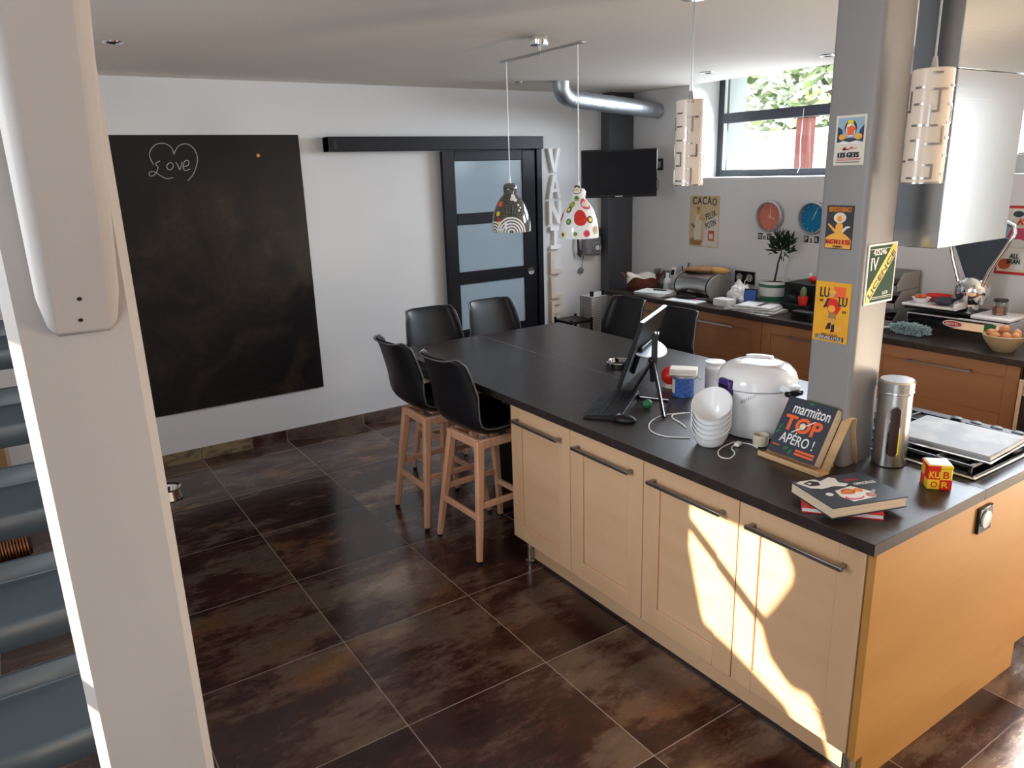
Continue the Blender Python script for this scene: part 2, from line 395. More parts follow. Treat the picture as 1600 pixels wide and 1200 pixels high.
# ------------------------------------------------------------------ SETTING
H = 2.575; XW = 4.04; XL = -2.15; YR = -7.6
def sbox(name, m, *boxes, bevel=0):
    b = MB()
    for q in boxes: b.box(*q)
    return struct(b.build(name, m, bevel=bevel))
sbox('floor', 'floor_tile', (XL-.2, 4.8, YR-.2, .15, -.12, 0))
sbox('ceiling', 'ceiling_paint', (XL-.2, XW, YR-.2, .15, H, H+.45))
sbox('wall_left', 'wall_paint', (XL-.2, 4.8, 0, .2, 0, H))
W1 = (-2.30, -.785); W2 = (-4.40, -2.95); ZS = 1.83; ZT = 2.92; XO = 4.75
W3 = (-6.85, -5.35)
sbox('wall_right', 'wall_paint', (XW, XO, W3[1], 0, 0, ZS), (XW, XO, W1[1], 0, ZS, ZT), (XW, XO, W2[1], W1[0], ZS, ZT), (XW, XO, W3[1], W2[0], ZS, ZT), (XW, XO, W3[0], W3[1], 0, .06), (XW, XO, W3[0], W3[1], 2.4, ZT), (XW, XO, YR-.2, W3[0], 0, ZT), (XW, XO, YR-.2, 0, ZT, 3.05))
sbox('wall_rear', 'wall_paint', (XL-.2, 4.04, YR-.2, YR, 0, H))
sbox('wall_stair', 'wall_paint', (XL-.2, XL, YR, -7.0, 0, H), (XL-.2, XL, -7.0, -5.3, 0, .1), (XL-.2, XL, -7.0, -5.3, 2.4, H), (XL-.2, XL, -5.3, -4.10, 0, H), (XL-.2, XL, -4.10, -3.08, 0, 1.42), (XL-.2, XL, -4.10, -3.08, 2.42, H), (XL-.2, XL, -3.08, 0, 0, H))
def window(name, y0, y1, zt=2.92, mull=True):
    x0, x1 = 4.40, 4.47
    f = MB()
    f.box(x0, x1, y0, y0+.06, ZS, zt); f.box(x0, x1, y1-.06, y1, ZS, zt); f.box(x0, x1, y0+.06, y1-.06, ZS, ZS+.055); f.box(x0, x1, y0+.06, y1-.06, zt-.06, zt)
    f.box(x0-.01, x1, y0+.06, y1-.06, 2.27, 2.35)
    o = struct(f.build(name, 'frame_grey', bevel=.004))
    g = MB(); g.box(x0+.03, x0+.036, y0+.06, y1-.06, ZS+.055, 2.27); g.box(x0+.03, x0+.036, y0+.06, y1-.06, 2.35, zt-.06); g.build('glass_pane', 'pane', o)
    b = MB()
    for za, zb in ((ZS+.055, 2.27), (2.35, zt-.06)):
        b.box(x0+.004, x0+.028, y1-.072, y1-.06, za, zb); b.box(x0+.004, x0+.028, y0+.06, y0+.072, za, zb)
    b.build('glazing_bead', 'white', o)
    return o
w1 = window('window_1', *W1); w2 = window('window_2', *W2)
c = MB(); c.tube([(4.385, -1.65, 2.33), (4.375, -1.645, 2.1), (4.37, -1.66, 1.9), (4.37, -1.64, 1.85)], .003, 6); c.build('pull_cord', 'white', w1)
f = MB(); f.box(4.40, 4.46, W3[0], W3[0]+.07, .06, 2.4); f.box(4.40, 4.46, W3[1]-.07, W3[1], .06, 2.4); f.box(4.40, 4.46, W3[0]+.07, W3[1]-.07, .06, .14); f.box(4.40, 4.46, W3[0]+.07, W3[1]-.07, 2.33, 2.4); f.box(4.40, 4.46, -6.13, -6.07, .14, 2.33)
o = struct(f.build('door_2', 'frame_grey')); g = MB(); g.box(4.43, 4.436, W3[0]+.07, -6.13, .14, 2.33); g.box(4.43, 4.436, -6.07, W3[1]-.07, .14, 2.33); g.build('glass_pane', 'pane', o)
f = MB(); f.box(XL-.06, XL-.02, -4.10, -3.08, 1.42, 1.47); f.box(XL-.06, XL-.02, -4.10, -3.08, 2.38, 2.42); f.box(XL-.06, XL-.02, -4.10, -4.05, 1.47, 2.38); f.box(XL-.06, XL-.02, -3.13, -3.08, 1.47, 2.38)
struct(f.build('window_3', 'frame_grey'))
f = MB(); f.box(XL-.06, XL-.02, -7.0, -6.94, .1, 2.4); f.box(XL-.06, XL-.02, -5.36, -5.3, .1, 2.4); f.box(XL-.06, XL-.02, -6.94, -5.36, .1, .16); f.box(XL-.06, XL-.02, -6.94, -5.36, 2.34, 2.4)
struct(f.build('added_sun_opening', 'frame_grey'))  # unseen opening added so sun on the floor warms the ceiling by bounce
b = MB(); b.box(.10, 3.72, -.014, 0, 0, .085); o = struct(b.build('baseboard_left', 'floor_tile'))
b = MB(); b.box(-2.15, -.005, -.015, 0, 0, .086); b.box(.0, .36, -.015, -.0005, 0, .086); b.build('unfinished_tile', 'baseboard_tan', o, label='unpolished tan tiles at the near end of the skirting')
# corner steel column and island column, painted timber post with brace
sbox('corner_column', 'column_grey', (3.745, XW, -.115, 0, 0, H), bevel=.006)
P = []
for cx, cy, a0 in ((1.408, -4.072, 180), (1.552, -4.072, 270), (1.552, -3.938, 0), (1.408, -3.938, 90)): P += circ(cx, cy, .018, None, 5, a0, a0+90)
struct(MB().prism(P, .898, H).build('support_column', 'support_grey'))
def chamfer_box(x0, x1, y0, y1, z0, z1, c):
    return MB().prism([(x0+c, y0), (x1-c, y0), (x1, y0+c), (x1, y1), (x0, y1), (x0, y0+c)], z0, z1)
post = struct(chamfer_box(-.936, -.757, -4.2, -4.03, 0, H, .015).build('timber_post', 'post_paint', smooth=20))
b = MB(); b.T = Matrix(((0, 0, 1, -.837), (1, 0, 0, 0), (0, 1, 0, 0), (0, 0, 0, 1)))
sl = math.tan(R(60))
b.prism([(-4.203, 1.705), (-4.20, 2.20), (-4.44, 2.575), (-4.705, 2.575)], -.055, .055)
b.build('diagonal_brace', 'post_paint', post, bevel=.020)
fn_ = Vector((0, -.8660, -.5)); fp_ = Vector((0, -4.203, 1.705))
for (u, v) in ((124, 467), (126, 500)):
    d_ = FW + RT*((u-800)/FPX) - UP*((v-600)/FPX); p = CAM + d_*((fp_-CAM).dot(fn_)/d_.dot(fn_))
    MB().cyl(p+fn_*-.004, p+fn_*.0008, .0034, n=10).build('bolt_hole', 'black', post)
# ceiling spots
for i, (u, v, lab) in enumerate(((176, 65, 'chrome ringed ceiling spotlight next to the white timber post'), (808, 128, 'chrome ringed ceiling spotlight beside the hanging galvanised duct'), (1105, 113, 'chrome ringed ceiling spotlight close to the high window reveal'), (1294, 86, 'chrome ringed ceiling spotlight half behind the grey steel column'))):
    p = at(u, v, z=H)
    t = thing('recessed_spotlight', lab, 'spotlight', (p.x, p.y, H), 0, 'recessed ceiling spotlights')
    MB().lathe([(.030, -.001), (.034, -.007), (.046, -.006), (.048, 0)], 28, caps=False).build('trim_ring', 'chrome', t)
    MB().lathe([(.0, -.002), (.031, -.0025)], 24).build('lens', 'dark_brown', t)

# outside
sbox('ground', 'grass', (4.8, 16, -14, 14, -.3, -.02))
struct(MB().box(7.0, 7.25, -6, 6, -.02, 2.30).build('garden_wall', 'stone_white'))
tag(MB().box(5.45, 5.57, -.93, -.80, -.02, 2.33).box(5.43, 5.59, -.95, -.78, 2.33, 2.36).build('gate_pillar', 'red_paint', bevel=.008), 'reddish painted pillar outside the high window', 'pillar')
def tree(name, label, loc, rad, zc, n, leaf, mats, trunk_h, seed, rz=1.0):
    rnd = random.Random(seed)
    t = thing(name, label, 'tree', loc)
    b = MB(); b.tube([(0, 0, 0), (.05, .02, trunk_h*.5), (0, -.05, trunk_h)], [.12, .09, .06], 8)
    for k in range(7):
        a = k*2.4; b.tube([(0, -.03, trunk_h*.8), (math.cos(a)*rad*.4, math.sin(a)*rad*.4, zc+rnd.uniform(-.3, .3)), (math.cos(a)*rad*.8, math.sin(a)*rad*.8, zc+rnd.uniform(-.5, .7))], [.045, .025, .01], 6)
    b.build('trunk', 'bark', t)
    b = MB()
    for k in range(n):
        p = Vector((rnd.gauss(0, 1), rnd.gauss(0, 1), rnd.gauss(0, 1))).normalized()*rad*(rnd.random()**.4); p.z = p.z*rz+zc
        d = Vector((rnd.uniform(-1, 1), rnd.uniform(-1, 1), rnd.uniform(-.6, .6))).normalized(); e = d.cross(Vector((rnd.uniform(-1, 1), rnd.uniform(-1, 1), rnd.uniform(-1, 1)))).normalized()
        L = leaf*rnd.uniform(.6, 1.3); b.m = rnd.randrange(len(mats))
        b.add([p-d*L, p+e*L*.45, p+d*L, p-e*L*.45], [(0, 1, 2, 3)])
    b.build('foliage', mats, t); return t
tree('blossoming_tree', 'pale leafy tree beyond the garden wall outside the window', (8.6, .4, -.02), 1.9, 3.2, 5200, .11, ['leaf_light', 'blossom', 'blossom'], 2.6, 3)
tree('bushy_tree', 'second pale tree outside, right of the reddish pillar', (8.8, -3.7, -.02), 1.7, 3.0, 3000, .11, ['leaf_light', 'blossom', 'blossom'], 2.4, 8)
# unseen cut-out shapes added outside the stair window to mask the sunlight
t = thing('low_sun_mask', 'added sun-shaping hedge outside the stair window', 'blocker', (-3.4, 0, 0))
YZ = Matrix(((0, 0, 1, 0), (1, 0, 0, 0), (0, 1, 0, 0), (0, 0, 0, 1)))
off = lambda P: [(y+.854, z+2.135) for y, z in P]
b = MB(); b.T = YZ; b.prism(off([(-3.70, .85), (-3.725, .70), (-3.80, .45), (-3.853, .32), (-3.99, .285), (-4.13, .235), (-4.22, .20), (-4.30, .12), (-4.33, 0), (-4.35, -.3), (-4.40, -2.135), (-2.6, -2.135), (-2.6, .95)]), -.1, .1); b.build('foliage', 'leaf_light', t)  # added hedge outline, unseen, masks the sunlight
t = thing('bough_sun_mask', 'added sun-shaping bough cut-out outside the stair window', 'tree', (-3.4, 0, 0))  # unseen bough outline, added and cut to shape the sun patch
b = MB(); b.T = YZ; b.prism(off([(-4.12, .86), (-4.20, .73), (-4.195, .66), (-4.14, .55), (-4.09, .47), (-4.10, .43), (-4.17, .375), (-4.20, .36), (-4.26, .37), (-4.33, .30), (-4.335, .255), (-4.36, .33), (-4.485, .37), (-4.48, .44), (-4.43, .52), (-4.375, .66), (-4.37, .70), (-4.40, .695), (-4.48, .60), (-4.50, .9), (-5.3, 1.3), (-5.2, 1.8), (-4.2, 1.4)]), -.08, .08); b.build('foliage', 'leaf_light', t)  # added bough outline, unseen, masks the sunlight
b = MB(); b.tube([(0, -4.50, -.02), (0, -4.48, 2.0), (0, -4.40, 3.6)], [.10, .08, .06], 10); b.build('trunk', 'bark', t)  # added with the bough cut-out, unseen

# ------------------------------------------------------------------ STAIRS
st = thing('open_staircase', 'blue grey steel open staircase rising beside the white timber post', 'staircase', (-1.0, -3.86, 0))
N = 11; RUN, RISE, Z0 = .25, .166, .807
for k in range(-4, 7):
    y, z = k*RUN, Z0+k*RISE
    b = MB(); xa, xb = -.92, .09
    # folded steel tray: nosing lip, tread, upturned rear lip
    prof = [(-.002, -.058), (0, -.004), (.004, 0), (.012, 0), (.20, -.002), (.228, .0), (.232, .006), (.235, .048), (.241, .050)]
    b.grid([[(x, y+p, z+q) for p, q in prof] for x in (xa, xb)])
    o = b.build('tread', 'tread_steel', st, solid=.005, smooth=30)
b = MB()
for x in (-.93,):
    b.beam((x, -1.1, Z0-4.4*RISE-.10), (x, 1.75, Z0+7*RISE-.10), .02, .20, side=(1, 0, 0))
b.build('stringer', 'dark_steel', st)
b = MB(); hz = .905; b.tube([(-1.0, -.9, Z0-.9*.664+hz), (-1.0, 1.6, Z0+1.6*.664+hz)], .021, 10)
b.build('handrail', 'dark_steel', st)
for yy in (-.9, 1.6):
    MB().cyl((-1.0, yy, Z0+yy*.664), (-1.0, yy, Z0+yy*.664+hz), .015).build('baluster', 'dark_steel', st)
# things stored under the stairs
t = thing('cardboard_box', 'open brown cardboard box seen between the stair treads', 'box', (-1.42, -.35, 0))
b = MB(); b.box(-.3, .3, -.2, .2, 0, .68); b.build('carton_body', 'carton', t, bevel=.004)
MB().box(-.3, .3, -.02, .02, .68, .6812).build('tape', 'bread', t)
t = thing('spring_coil', 'ribbed copper coloured spring coil on the floor under the stairs', 'coil', (-1.19, -.95, .06), 0)
b = MB(); pts = [(-.10+.2*i/160, .055*math.cos(i*.55), .0+.055*math.sin(i*.55)) for i in range(161)]; b.tube(pts, .006, 6); b.build('coil', 'copper', t)
MB().cyl((-.11, 0, 0), (.11, 0, 0), .045).build('core', 'dark_brown', t)
t = tag(MB().lathe([(.0, 0), (.03, 0), (.035, .02), (.02, .045), (0, .05)], 8).build('glass_ornament', 'silver'), 'faceted silver glass ornament lying beside the spring coil', 'ornament'); t.location = (-1.17, -1.22, 0)
t = thing('wooden_hoop', 'pale wooden hoop lying on the floor under the stairs', 'hoop', (-1.15, -2.02, .013))
MB().tube([(.22*math.cos(a*PI/24), .22*math.sin(a*PI/24), 0) for a in range(48)], .013, 8, closed=True).build('hoop', 'plywood', t)
t = thing('pet_bowl', 'small steel bowl on the floor half behind the white post', 'bowl', (-.33, -.60, 0))
MB().lathe([(.07, 0), (.085, .004), (.07, .06), (.082, .075), (.062, .068), (.05, .02), (0, .016)], 28).build('bowl', 'chrome', t)

# ------------------------------------------------------------------ LEFT WALL: chalkboard, door, letters, phone
t = thing('chalkboard', 'large black wall chalkboard with a chalked heart and brown smears of chalk and painted reflection', 'chalkboard', (0, 0, 0))
MB().box(-.42, .947, -.010, -.0005, .372, 2.226).build('board', 'chalkboard', t)
def stroke(b, pts, r=.0028):
    # smooth the pixel polyline, then lay it on the board
    P = [Vector((p[0], p[1])) for p in pts]; out = []
    for i in range(len(P)-1):
        p0, p1, p2, p3 = P[max(i-1, 0)], P[i], P[i+1], P[min(i+2, len(P)-1)]
        for k in range(5):
            s = k/5; out.append(.5*((2*p1)+(p2-p0)*s+(2*p0-5*p1+4*p2-p3)*s*s+(3*p1-p0-3*p2+p3)*s**3))
    out.append(P[-1]); b.tube([at(q.x, q.y, y=-.0105) for q in out], r, 5)
b = MB(); h2 = lambda L: [(x/2, y/2) for x, y in L]
stroke(b, h2([(543, 482), (536, 462), (515, 449), (488, 451), (470, 470), (468, 490), (480, 515)])); stroke(b, h2([(543, 482), (558, 456), (585, 450), (608, 468), (617, 500), (606, 540), (587, 565)]))
b.build('heart_drawing', 'chalk', t)
b = MB()
stroke(b, h2([(500, 503), (486, 512), (494, 524), (484, 545), (470, 550), (466, 540), (480, 536), (500, 548), (520, 558), (541, 555)]))
stroke(b, h2([(531, 507), (521, 518), (526, 530), (538, 527), (541, 514), (531, 507)])); stroke(b, h2([(549, 507), (556, 518), (562, 530), (569, 506)]))
stroke(b, h2([(573, 521), (588, 516), (589, 503), (578, 503), (572, 520), (578, 533), (594, 528)]))
b.build('love_lettering', 'chalk', t)
p = at(403, 243, y=-.01); t = tag(MB().cyl((p.x, -.0105, p.z), (p.x, -.020, p.z), .012).build('magnet', 'orange', bevel=.002), 'small round orange magnet on the chalkboard', 'magnet')

d = MB(); x0, x1, y0, y1 = 2.06, 2.955, -.072, -.034
d.box(x0, 2.172, y0, y1, .02, 2.10); d.box(2.825, x1, y0, y1, .02, 2.10)
for za, zb in ((2.022, 2.10), (1.522, 1.612), (1.036, 1.138), (.55, .652), (.02, .17)): d.box(2.172, 2.825, y0, y1, za, zb)
door = struct(d.build('door_1', 'door_black', bevel=.004))
for za, zb in ((1.612, 2.022), (1.138, 1.522), (.652, 1.036), (.17, .55)):
    MB().box(2.172, 2.825, -.060, -.046, za, zb).build('frosted_pane', 'frosted', door)
b = MB(); b.T = Matrix.Translation((2.888, y0, 1.085)) @ Matrix.Rotation(PI/2, 4, 'X'); b.lathe([(0, .001), (.018, .001), (.022, .006), (.032, .006), (.034, 0)], 28); b.build('door_handle', 'chrome', door)
b = MB(); b.box(1.126, 3.018, -.115, 0, 2.106, 2.208); pel = struct(b.build('trim_1', 'door_black', bevel=.004))
b = MB(); b.box(1.126, 1.129, -.116, -.0, 2.106, 2.208); b.box(1.165, 1.185, -.1165, -.115, 2.125, 2.185); b.build('end_cap', 'black', pel)
b = MB(); b.box(2.965, 3.02, -.085, 0, 0, 2.105); struct(b.build('trim_2', 'door_black', bevel=.003))
b = MB()
for z in (2.06, 1.9, 1.55, 1.2, .9): b.cyl((2.99, -.085, z), (2.99, -.0875, z), .006, n=10)
b.build('jamb_screw', 'dark_steel', bpy.data.objects['trim_2'])

LET = {'V': [[(0, 1), (.27, 1), (.5, .32), (.73, 1), (1, 1), (.64, 0), (.36, 0)]],
 'A': [[(0, 0), (.25, 0), (.34, .26), (.66, .26), (.75, 0), (1, 0), (.65, 1), (.35, 1)]],
 'N': [[(0, 0), (.24, 0), (.24, .58), (.72, 0), (1, 0), (1, 1), (.76, 1), (.76, .42), (.28, 1), (0, 1)]],
 'I': [[(.1, 0), (.9, 0), (.9, .18), (.63, .18), (.63, .82), (.9, .82), (.9, 1), (.1, 1), (.1, .82), (.37, .82), (.37, .18), (.1, .18)]],
 'L': [[(.08, 0), (.95, 0), (.95, .2), (.36, .2), (.36, 1), (.08, 1)]],
 'E': [[(.08, 0), (.95, 0), (.95, .18), (.36, .18), (.36, .41), (.8, .41), (.8, .59), (.36, .59), (.36, .82), (.95, .82), (.95, 1), (.08, 1)]]}
labs = ['topmost white wooden wall letter V beside the sliding door', 'white wooden wall letter A under the letter V', 'white wooden wall letter N in the vertical word', 'white wooden wall letter I between the N and the first L',
        'upper of the two white wooden wall letters L', 'lower wooden wall letter L, just above the E', 'lowest wooden wall letter E, partly behind the table']
for k, ch in enumerate('VANILLE'):
    zt = 2.113-k*.2225; b = MB(); b.T = Matrix.Translation((3.128, 0, zt-.20)) @ Matrix(((1, 0, 0, 0), (0, 0, -1, 0), (0, 1, 0, 0), (0, 0, 0, 1)))
    for P in LET[ch]: b.prism([(x*.135, y*.20) for x, y in P], .0008, .032)
    if ch == 'A': b.T = b.T; 
    o = b.build('wall_letter', 'letter_white' if k < 4 else 'letter_cream', bevel=.002); tag(o, labs[k], 'letter', 'letters of the vertical word on the wall')
    if ch == 'A':
        b = MB(); b.T = Matrix.Translation((3.128, 0, zt-.20)) @ Matrix(((1, 0, 0, 0), (0, 0, -1, 0), (0, 1, 0, 0), (0, 0, 0, 1)))
        b.prism([(.42*.135, .42*.2), (.58*.135, .42*.2), (.5*.135, .72*.2)], .032, .0326); b.build('counter_hole', 'bin_grey', o)

t = thing('wall_telephone', 'old grey rotary telephone hung on the wall under the television', 'telephone', (3.56, 0, 1.25))
b = MB(); b.prism([(-.055, -.085), (.125, -.10), (.135, .085), (-.045, .085)], 0, .075); 
def ymat(loc=(0, 0, 0)): return Matrix.Translation(loc) @ Matrix(((1, 0, 0, 0), (0, 0, -1, 0), (0, 1, 0, 0), (0, 0, 0, 1)))
b.v = [tuple(ymat((0, -.0005, 0)) @ Vector(v)) for v in b.v]; b.build('telephone_body', 'grey_phone', t, bevel=.02)
b = MB(); b.T = ymat((.07, -.076, -.02)); b.lathe([(.05, 0), (.05, .012), (.02, .014), (0, .014)], 28); b.build('rotary_dial', 'silver', t)
b = MB(); b.T = ymat((.07, -.0905, -.02)); b.lathe([(.02, 0), (.02, .003), (0, .003)], 20); b.m = 1
for k in range(10): 
    a = R(30+k*30); b.cyl((math.cos(a)*.036, math.sin(a)*.036, -.001), (math.cos(a)*.036, math.sin(a)*.036, .002), .0065, n=10)
b.build('dial_face', ['white', 'black'], t)
b = MB(); b.tube([(-.115, -.03, .13), (-.118, -.045, .02), (-.105, -.035, -.08)], .012, 8); b.tube([(-.10, -.03, -.08), (-.085, -.03, -.10), (-.075, -.03, -.06), (-.095, -.03, -.03)], .005, 6); b.build('handset_hook', 'dark_steel', t)
b = MB(); b.tube([(.11, -.03, .16), (.14, -.05, .13), (.145, -.05, -.03), (.12, -.03, -.06)], .016, 8); b.build('handset', 'black_plastic', t)
b = MB(); b.tube([(-.035, -.02, -.085), (-.05, -.02, -.15), (-.06, -.02, -.205)], .0025, 6); b.build('earpiece_cord', 'dark_steel', t)
b = MB(); b.T = ymat((-.062, -.002, -.225)); b.lathe([(.028, 0), (.03, .015), (.02, .024), (0, .025)], 24); b.build('earpiece', 'grey_phone', t)

# ------------------------------------------------------------------ RIGHT WALL: duct, TV, signs, clocks
t = thing('ventilation_duct', 'galvanised ventilation duct elbowing from the ceiling to the window wall', 'duct', (0, 0, 0))
a, e = Vector((2.80, -.65, H)), Vector((4.04, -.43, 2.405))
dv = (e-Vector((2.80, -.65, 2.465))).normalized(); pts = [a+Vector((0, 0, .0)), a+Vector((0, 0, -.03))]
cen = Vector((2.80, -.65, 2.44)); 
for k in range(1, 7):
    s = k/6*PI/2; pts.append(Vector((2.80, -.65, H-.03)) + dv*(.11*(1-math.cos(s))) + Vector((0, 0, -.085*math.sin(s))))
b = MB(); b.tube(pts, .064, 24); b.build('elbow', 'galvanised', t, smooth=50)
s0 = pts[-1]; e = Vector((3.99, -.43, 2.405)); b = MB(); b.tube([s0+dv*-.01, s0*.5+e*.5, e-(e-s0).normalized()*.0], .066, 24)
b.build('pipe', 'galvanised', t, smooth=50)
for k in range(7):
    p = s0.lerp(e, .03+k*.145); b = MB(); b.tube([p-dv*.006, p, p+dv*.006], [.0665, .069, .0665], 24); b.build('spiral_seam', 'galvanised', t, smooth=60)
b = MB(); b.tube([e, e+Vector((.02, .0, -.005)), Vector((4.039, -.435, 2.395))], .062, 20); b.build('wall_collar', 'galvanised', t)

D = 6.2; cpx = CAM + D*(FW + RT*((967-800)/FPX) - UP*((271-600)/FPX)); ang = math.atan2(-.548, .836)-R(4)
t = thing('television', 'small flat black television on a swivel arm in front of the grey corner column', 'television', cpx, ang)
b = MB(); b.box(-.31, .31, -.022, .022, -.19, .19); b.build('casing', 'black_gloss', t, bevel=.006)
MB().box(-.296, .296, -.0235, -.022, -.170, .176).build('screen', 'screen', t)
MB().box(-.03, .03, -.0238, -.022, -.186, -.178).build('badge', 'silver', t)
b = MB(); b.box(-.09, .09, .022, .05, -.10, .10); b.build('mount_plate', 'dark_steel', t)
inv = Matrix.Rotation(-ang, 3, 'Z'); loc = lambda P: inv @ (Vector(P)-cpx)
b = MB(); b.beam(loc((3.86, -.13, 1.89)), (0, .045, 0), .04, .05); b.build('swivel_arm', 'dark_steel', t)
q = loc((3.875, -.117, 1.89)); b = MB(); b.beam(loc((3.875, -.117, 1.80)), loc((3.875, -.117, 1.98)), .06, .025); b.build('wall_bracket', 'dark_steel', t)
b = MB(); b.tube([(.30, .03, -.02), (.325, .02, -.07), (.325, .03, -.13), (.30, .03, -.165)], .004, 6); b.build('cable_loop', 'black_plastic', t)

def sign(name, label, cat, axes_rot, center, wd, ht, base, th=.003, group=None, tilt=0, border=None):
    t = thing(name, label, cat, center, rot=axes_rot, group=group)
    if tilt: t.rotation_euler = (Matrix.Rotation(0, 3, 'X') @ axes_rot.to_matrix() @ Matrix.Rotation(tilt, 3, 'Z')).to_euler()
    b = MB(); b.box(-wd/2, wd/2, -ht/2, ht/2, .0003, th); b.build('plate', base, t)
    return t
Z = .003
# cocoa sign
t = sign('enamel_sign', 'tan vertical cocoa advertising sign with a woman figure on the window wall', 'sign', RX, (XW, -1.0, 1.473), .325, .425, 'poster_tan')
art(t, .325, .425, Z, [('poster_cream', [(.46, .02), (.97, .02), (.97, .62), (.60, .62)]), ('poster_brown', [(.04, .03), (.40, .03), (.46, .12), (.30, .2), (.04, .16)]),
  ('poster_cream', [(.18, .12), (.40, .12), (.42, .45), (.34, .62), (.24, .62), (.16, .42)]), ('bread', circ(.30, .70, .06, .055)), ('poster_brown', circ(.30, .755, .065, .035)), ('bread', [(.34, .60), (.55, .56), (.55, .53), (.33, .53)]), ('poster_brown', [(.24, .06), (.28, .06), (.28, .14), (.24, .14)]), ('poster_brown', [(.34, .06), (.38, .06), (.37, .14), (.33, .14)]),
  ('poster_brown', [(.17, .35), (.05, .42), (.08, .46), (.2, .42)]), ('food_red', [(.66, .13), (.86, .13), (.86, .33), (.66, .33)]), ('poster_cream', [(.70, .17), (.82, .17), (.82, .27), (.70, .27)])])
for i, ch in enumerate('CACAO'): text(ch, t, 'ink', -.108+i*.054, .172-.004*(i == 4)*2, .048, .062, Z, .0016, .02)
text('FELIX', t, 'ink', .075, .055, .115, .052, Z, .0022, .015, R(22)); text('POTIN', t, 'ink', .075, -.02, .115, .052, Z, .0022, .015, R(22))
# clocks with cut-out letters below
def clock(label, y, face, ah, am):
    t = thing('wall_clock', label, 'clock', (XW, y, 1.537), rot=RX, group='round wall clocks')
    MB().lathe([(.112, .0003), (.118, .01), (.118, .045), (.112, .052), (.104, .050), (.102, .020)], 44, caps=False).build('rim', 'silver', t)
    MB().lathe([(0, .020), (.103, .020)], 40).build('dial', face, t)
    for k in range(12):
        a = R(90-30*k); MB().beam((.085*math.cos(a), .085*math.sin(a), .0212), (.097*math.cos(a), .097*math.sin(a), .0212), .002, .004).build('hour_mark', 'white', t)
    for nm, a, L, wd in (('hour_hand', ah, .05, .006), ('minute_hand', am, .085, .004)):
        a = R(90-a); b = MB(); b.beam((-.015*math.cos(a), -.015*math.sin(a), .024), (L*math.cos(a), L*math.sin(a), .024), .002, wd); b.build(nm, 'white', t)
    return t
clock('coral faced round clock with silver rim above the potted bay tree', -1.682, 'clock_coral', 112, 5)
clock('blue faced round clock half hidden by the grey steel column', -2.062, 'clock_blue', 30, 24)
def ransom(y, words, z, pitch, labels):
    for i, ch in enumerate(words):
        dz = (.004, -.006, .003, -.004)[i % 4]; inv = i % 2 == 0
        t = thing('letter_tile', labels[i], 'letter', (XW, y-i*pitch, z+dz), rot=RX, group='cut out letters under the clocks')
        MB().box(-.0195, .0195, -.024, .024, .0003, .003).build('tile', 'black' if inv else 'letter_white', t)
        text(ch, t, 'white' if inv else 'black', 0, 0, .024, .034, .003, .0008, .03)
ransom(-1.585, 'neWYOrK', 1.378, .042, ['cut out letter n, first under the coral clock', 'cut out letter e under the coral clock', 'cut out letter W under the coral clock', 'cut out letter Y under the coral clock', 'cut out letter O under the coral clock', 'cut out letter r under the coral clock', 'cut out letter K, last under the coral clock'])
ransom(-2.0, 'PaRiS', 1.378, .044, ['cut out letter P, first under the blue clock', 'cut out letter a beside the P under the blue clock', 'cut out letter R under the blue clock behind the column', 'cut out letter i under the blue clock behind the column', 'cut out letter S under the blue clock behind the column'])
def socket(label, loc, rot, n, base='black_gloss', ring='silver', sz=.085):
    t = thing('wall_socket', label, 'socket', loc, rot=rot)
    b = MB(); b.box(-sz*n/2, sz*n/2, -sz/2, sz/2, .0003, .011); b.build('cover_plate', base, t, bevel=.003)
    for k in range(n):
        x = (k-(n-1)/2)*sz; b = MB(); b.lathe([(.031, .0115), (.030, .014), (.026, .014), (.024, .0118)], 28, (x, 0, 0), caps=False); b.m = 1; b.lathe([(0, .0118), (.024, .0118)], 24, (x, 0, 0)); b.cyl((x, .010, .011), (x, .010, .02), .003, n=8)
        b.build('outlet', [ring, 'bin_grey'], t)
    return t
socket('single black wall socket with silver ring right of the television', (XW, -.45, 1.95), RX, 1, sz=.1)
socket('double black wall socket above the worktop beside the bread bin', (XW, -1.46, 1.045), RX, 2, sz=.1)
t = thing('wall_socket', 'black framed socket with white round cover on the island end panel', 'socket', (1.588, -4.474, .795), rot=RY)
MB().box(-.043, .043, -.045, .045, .0003, .011).build('cover_plate', 'black_gloss', t, bevel=.003); MB().lathe([(.029, .011), (.029, .016), (.02, .018), (0, .018)], 32).build('outlet', 'white_gloss', t)
# cereal poster behind hood, right edge
t = sign('cereal_sign', 'red and white cereal poster with printed packets on the wall behind the scale', 'sign', RX, (XW, -3.50, 1.45), .36, .40, 'red')
art(t, .36, .40, Z, [('poster_cream', [(.03, .04), (.97, .04), (.97, .96), (.03, .96)]), ('pink', [(.06, .45), (.94, .45), (.94, .68), (.06, .68)]), ('slate', circ(.55, .9, .10, .05)), ('slate', circ(.25, .88, .08, .045)), ('pink', circ(.2, .62, .09, .05)), ('white', [(.12, .10), (.42, .08), (.44, .38), (.15, .40)]),
  ('food_red', circ(.14, .15, .10, .08)), ('orange', [(.50, .06), (.72, .06), (.70, .24), (.5, .22)]), ('sky_blue', [(.50, .28), (.75, .26), (.74, .40), (.50, .42)]), ('white', circ(.30, .46, .12, .06)), ('white', circ(.62, .55, .11, .06)), ('slate', circ(.66, .6, .08, .04)), ('pink', [(.76, .06), (.94, .06), (.94, .4), (.76, .4)])])
text("Kellogg's", t, 'bright_red', .02, .105, .22, .05, Z, .005, .01, shear=.3); text('ALL', t, 'ink', -.08, -.09, .05, .028, Z, .0062, .03); text('BRAN', t, 'ink', -.08, -.122, .07, .028, Z, .0062, .03)

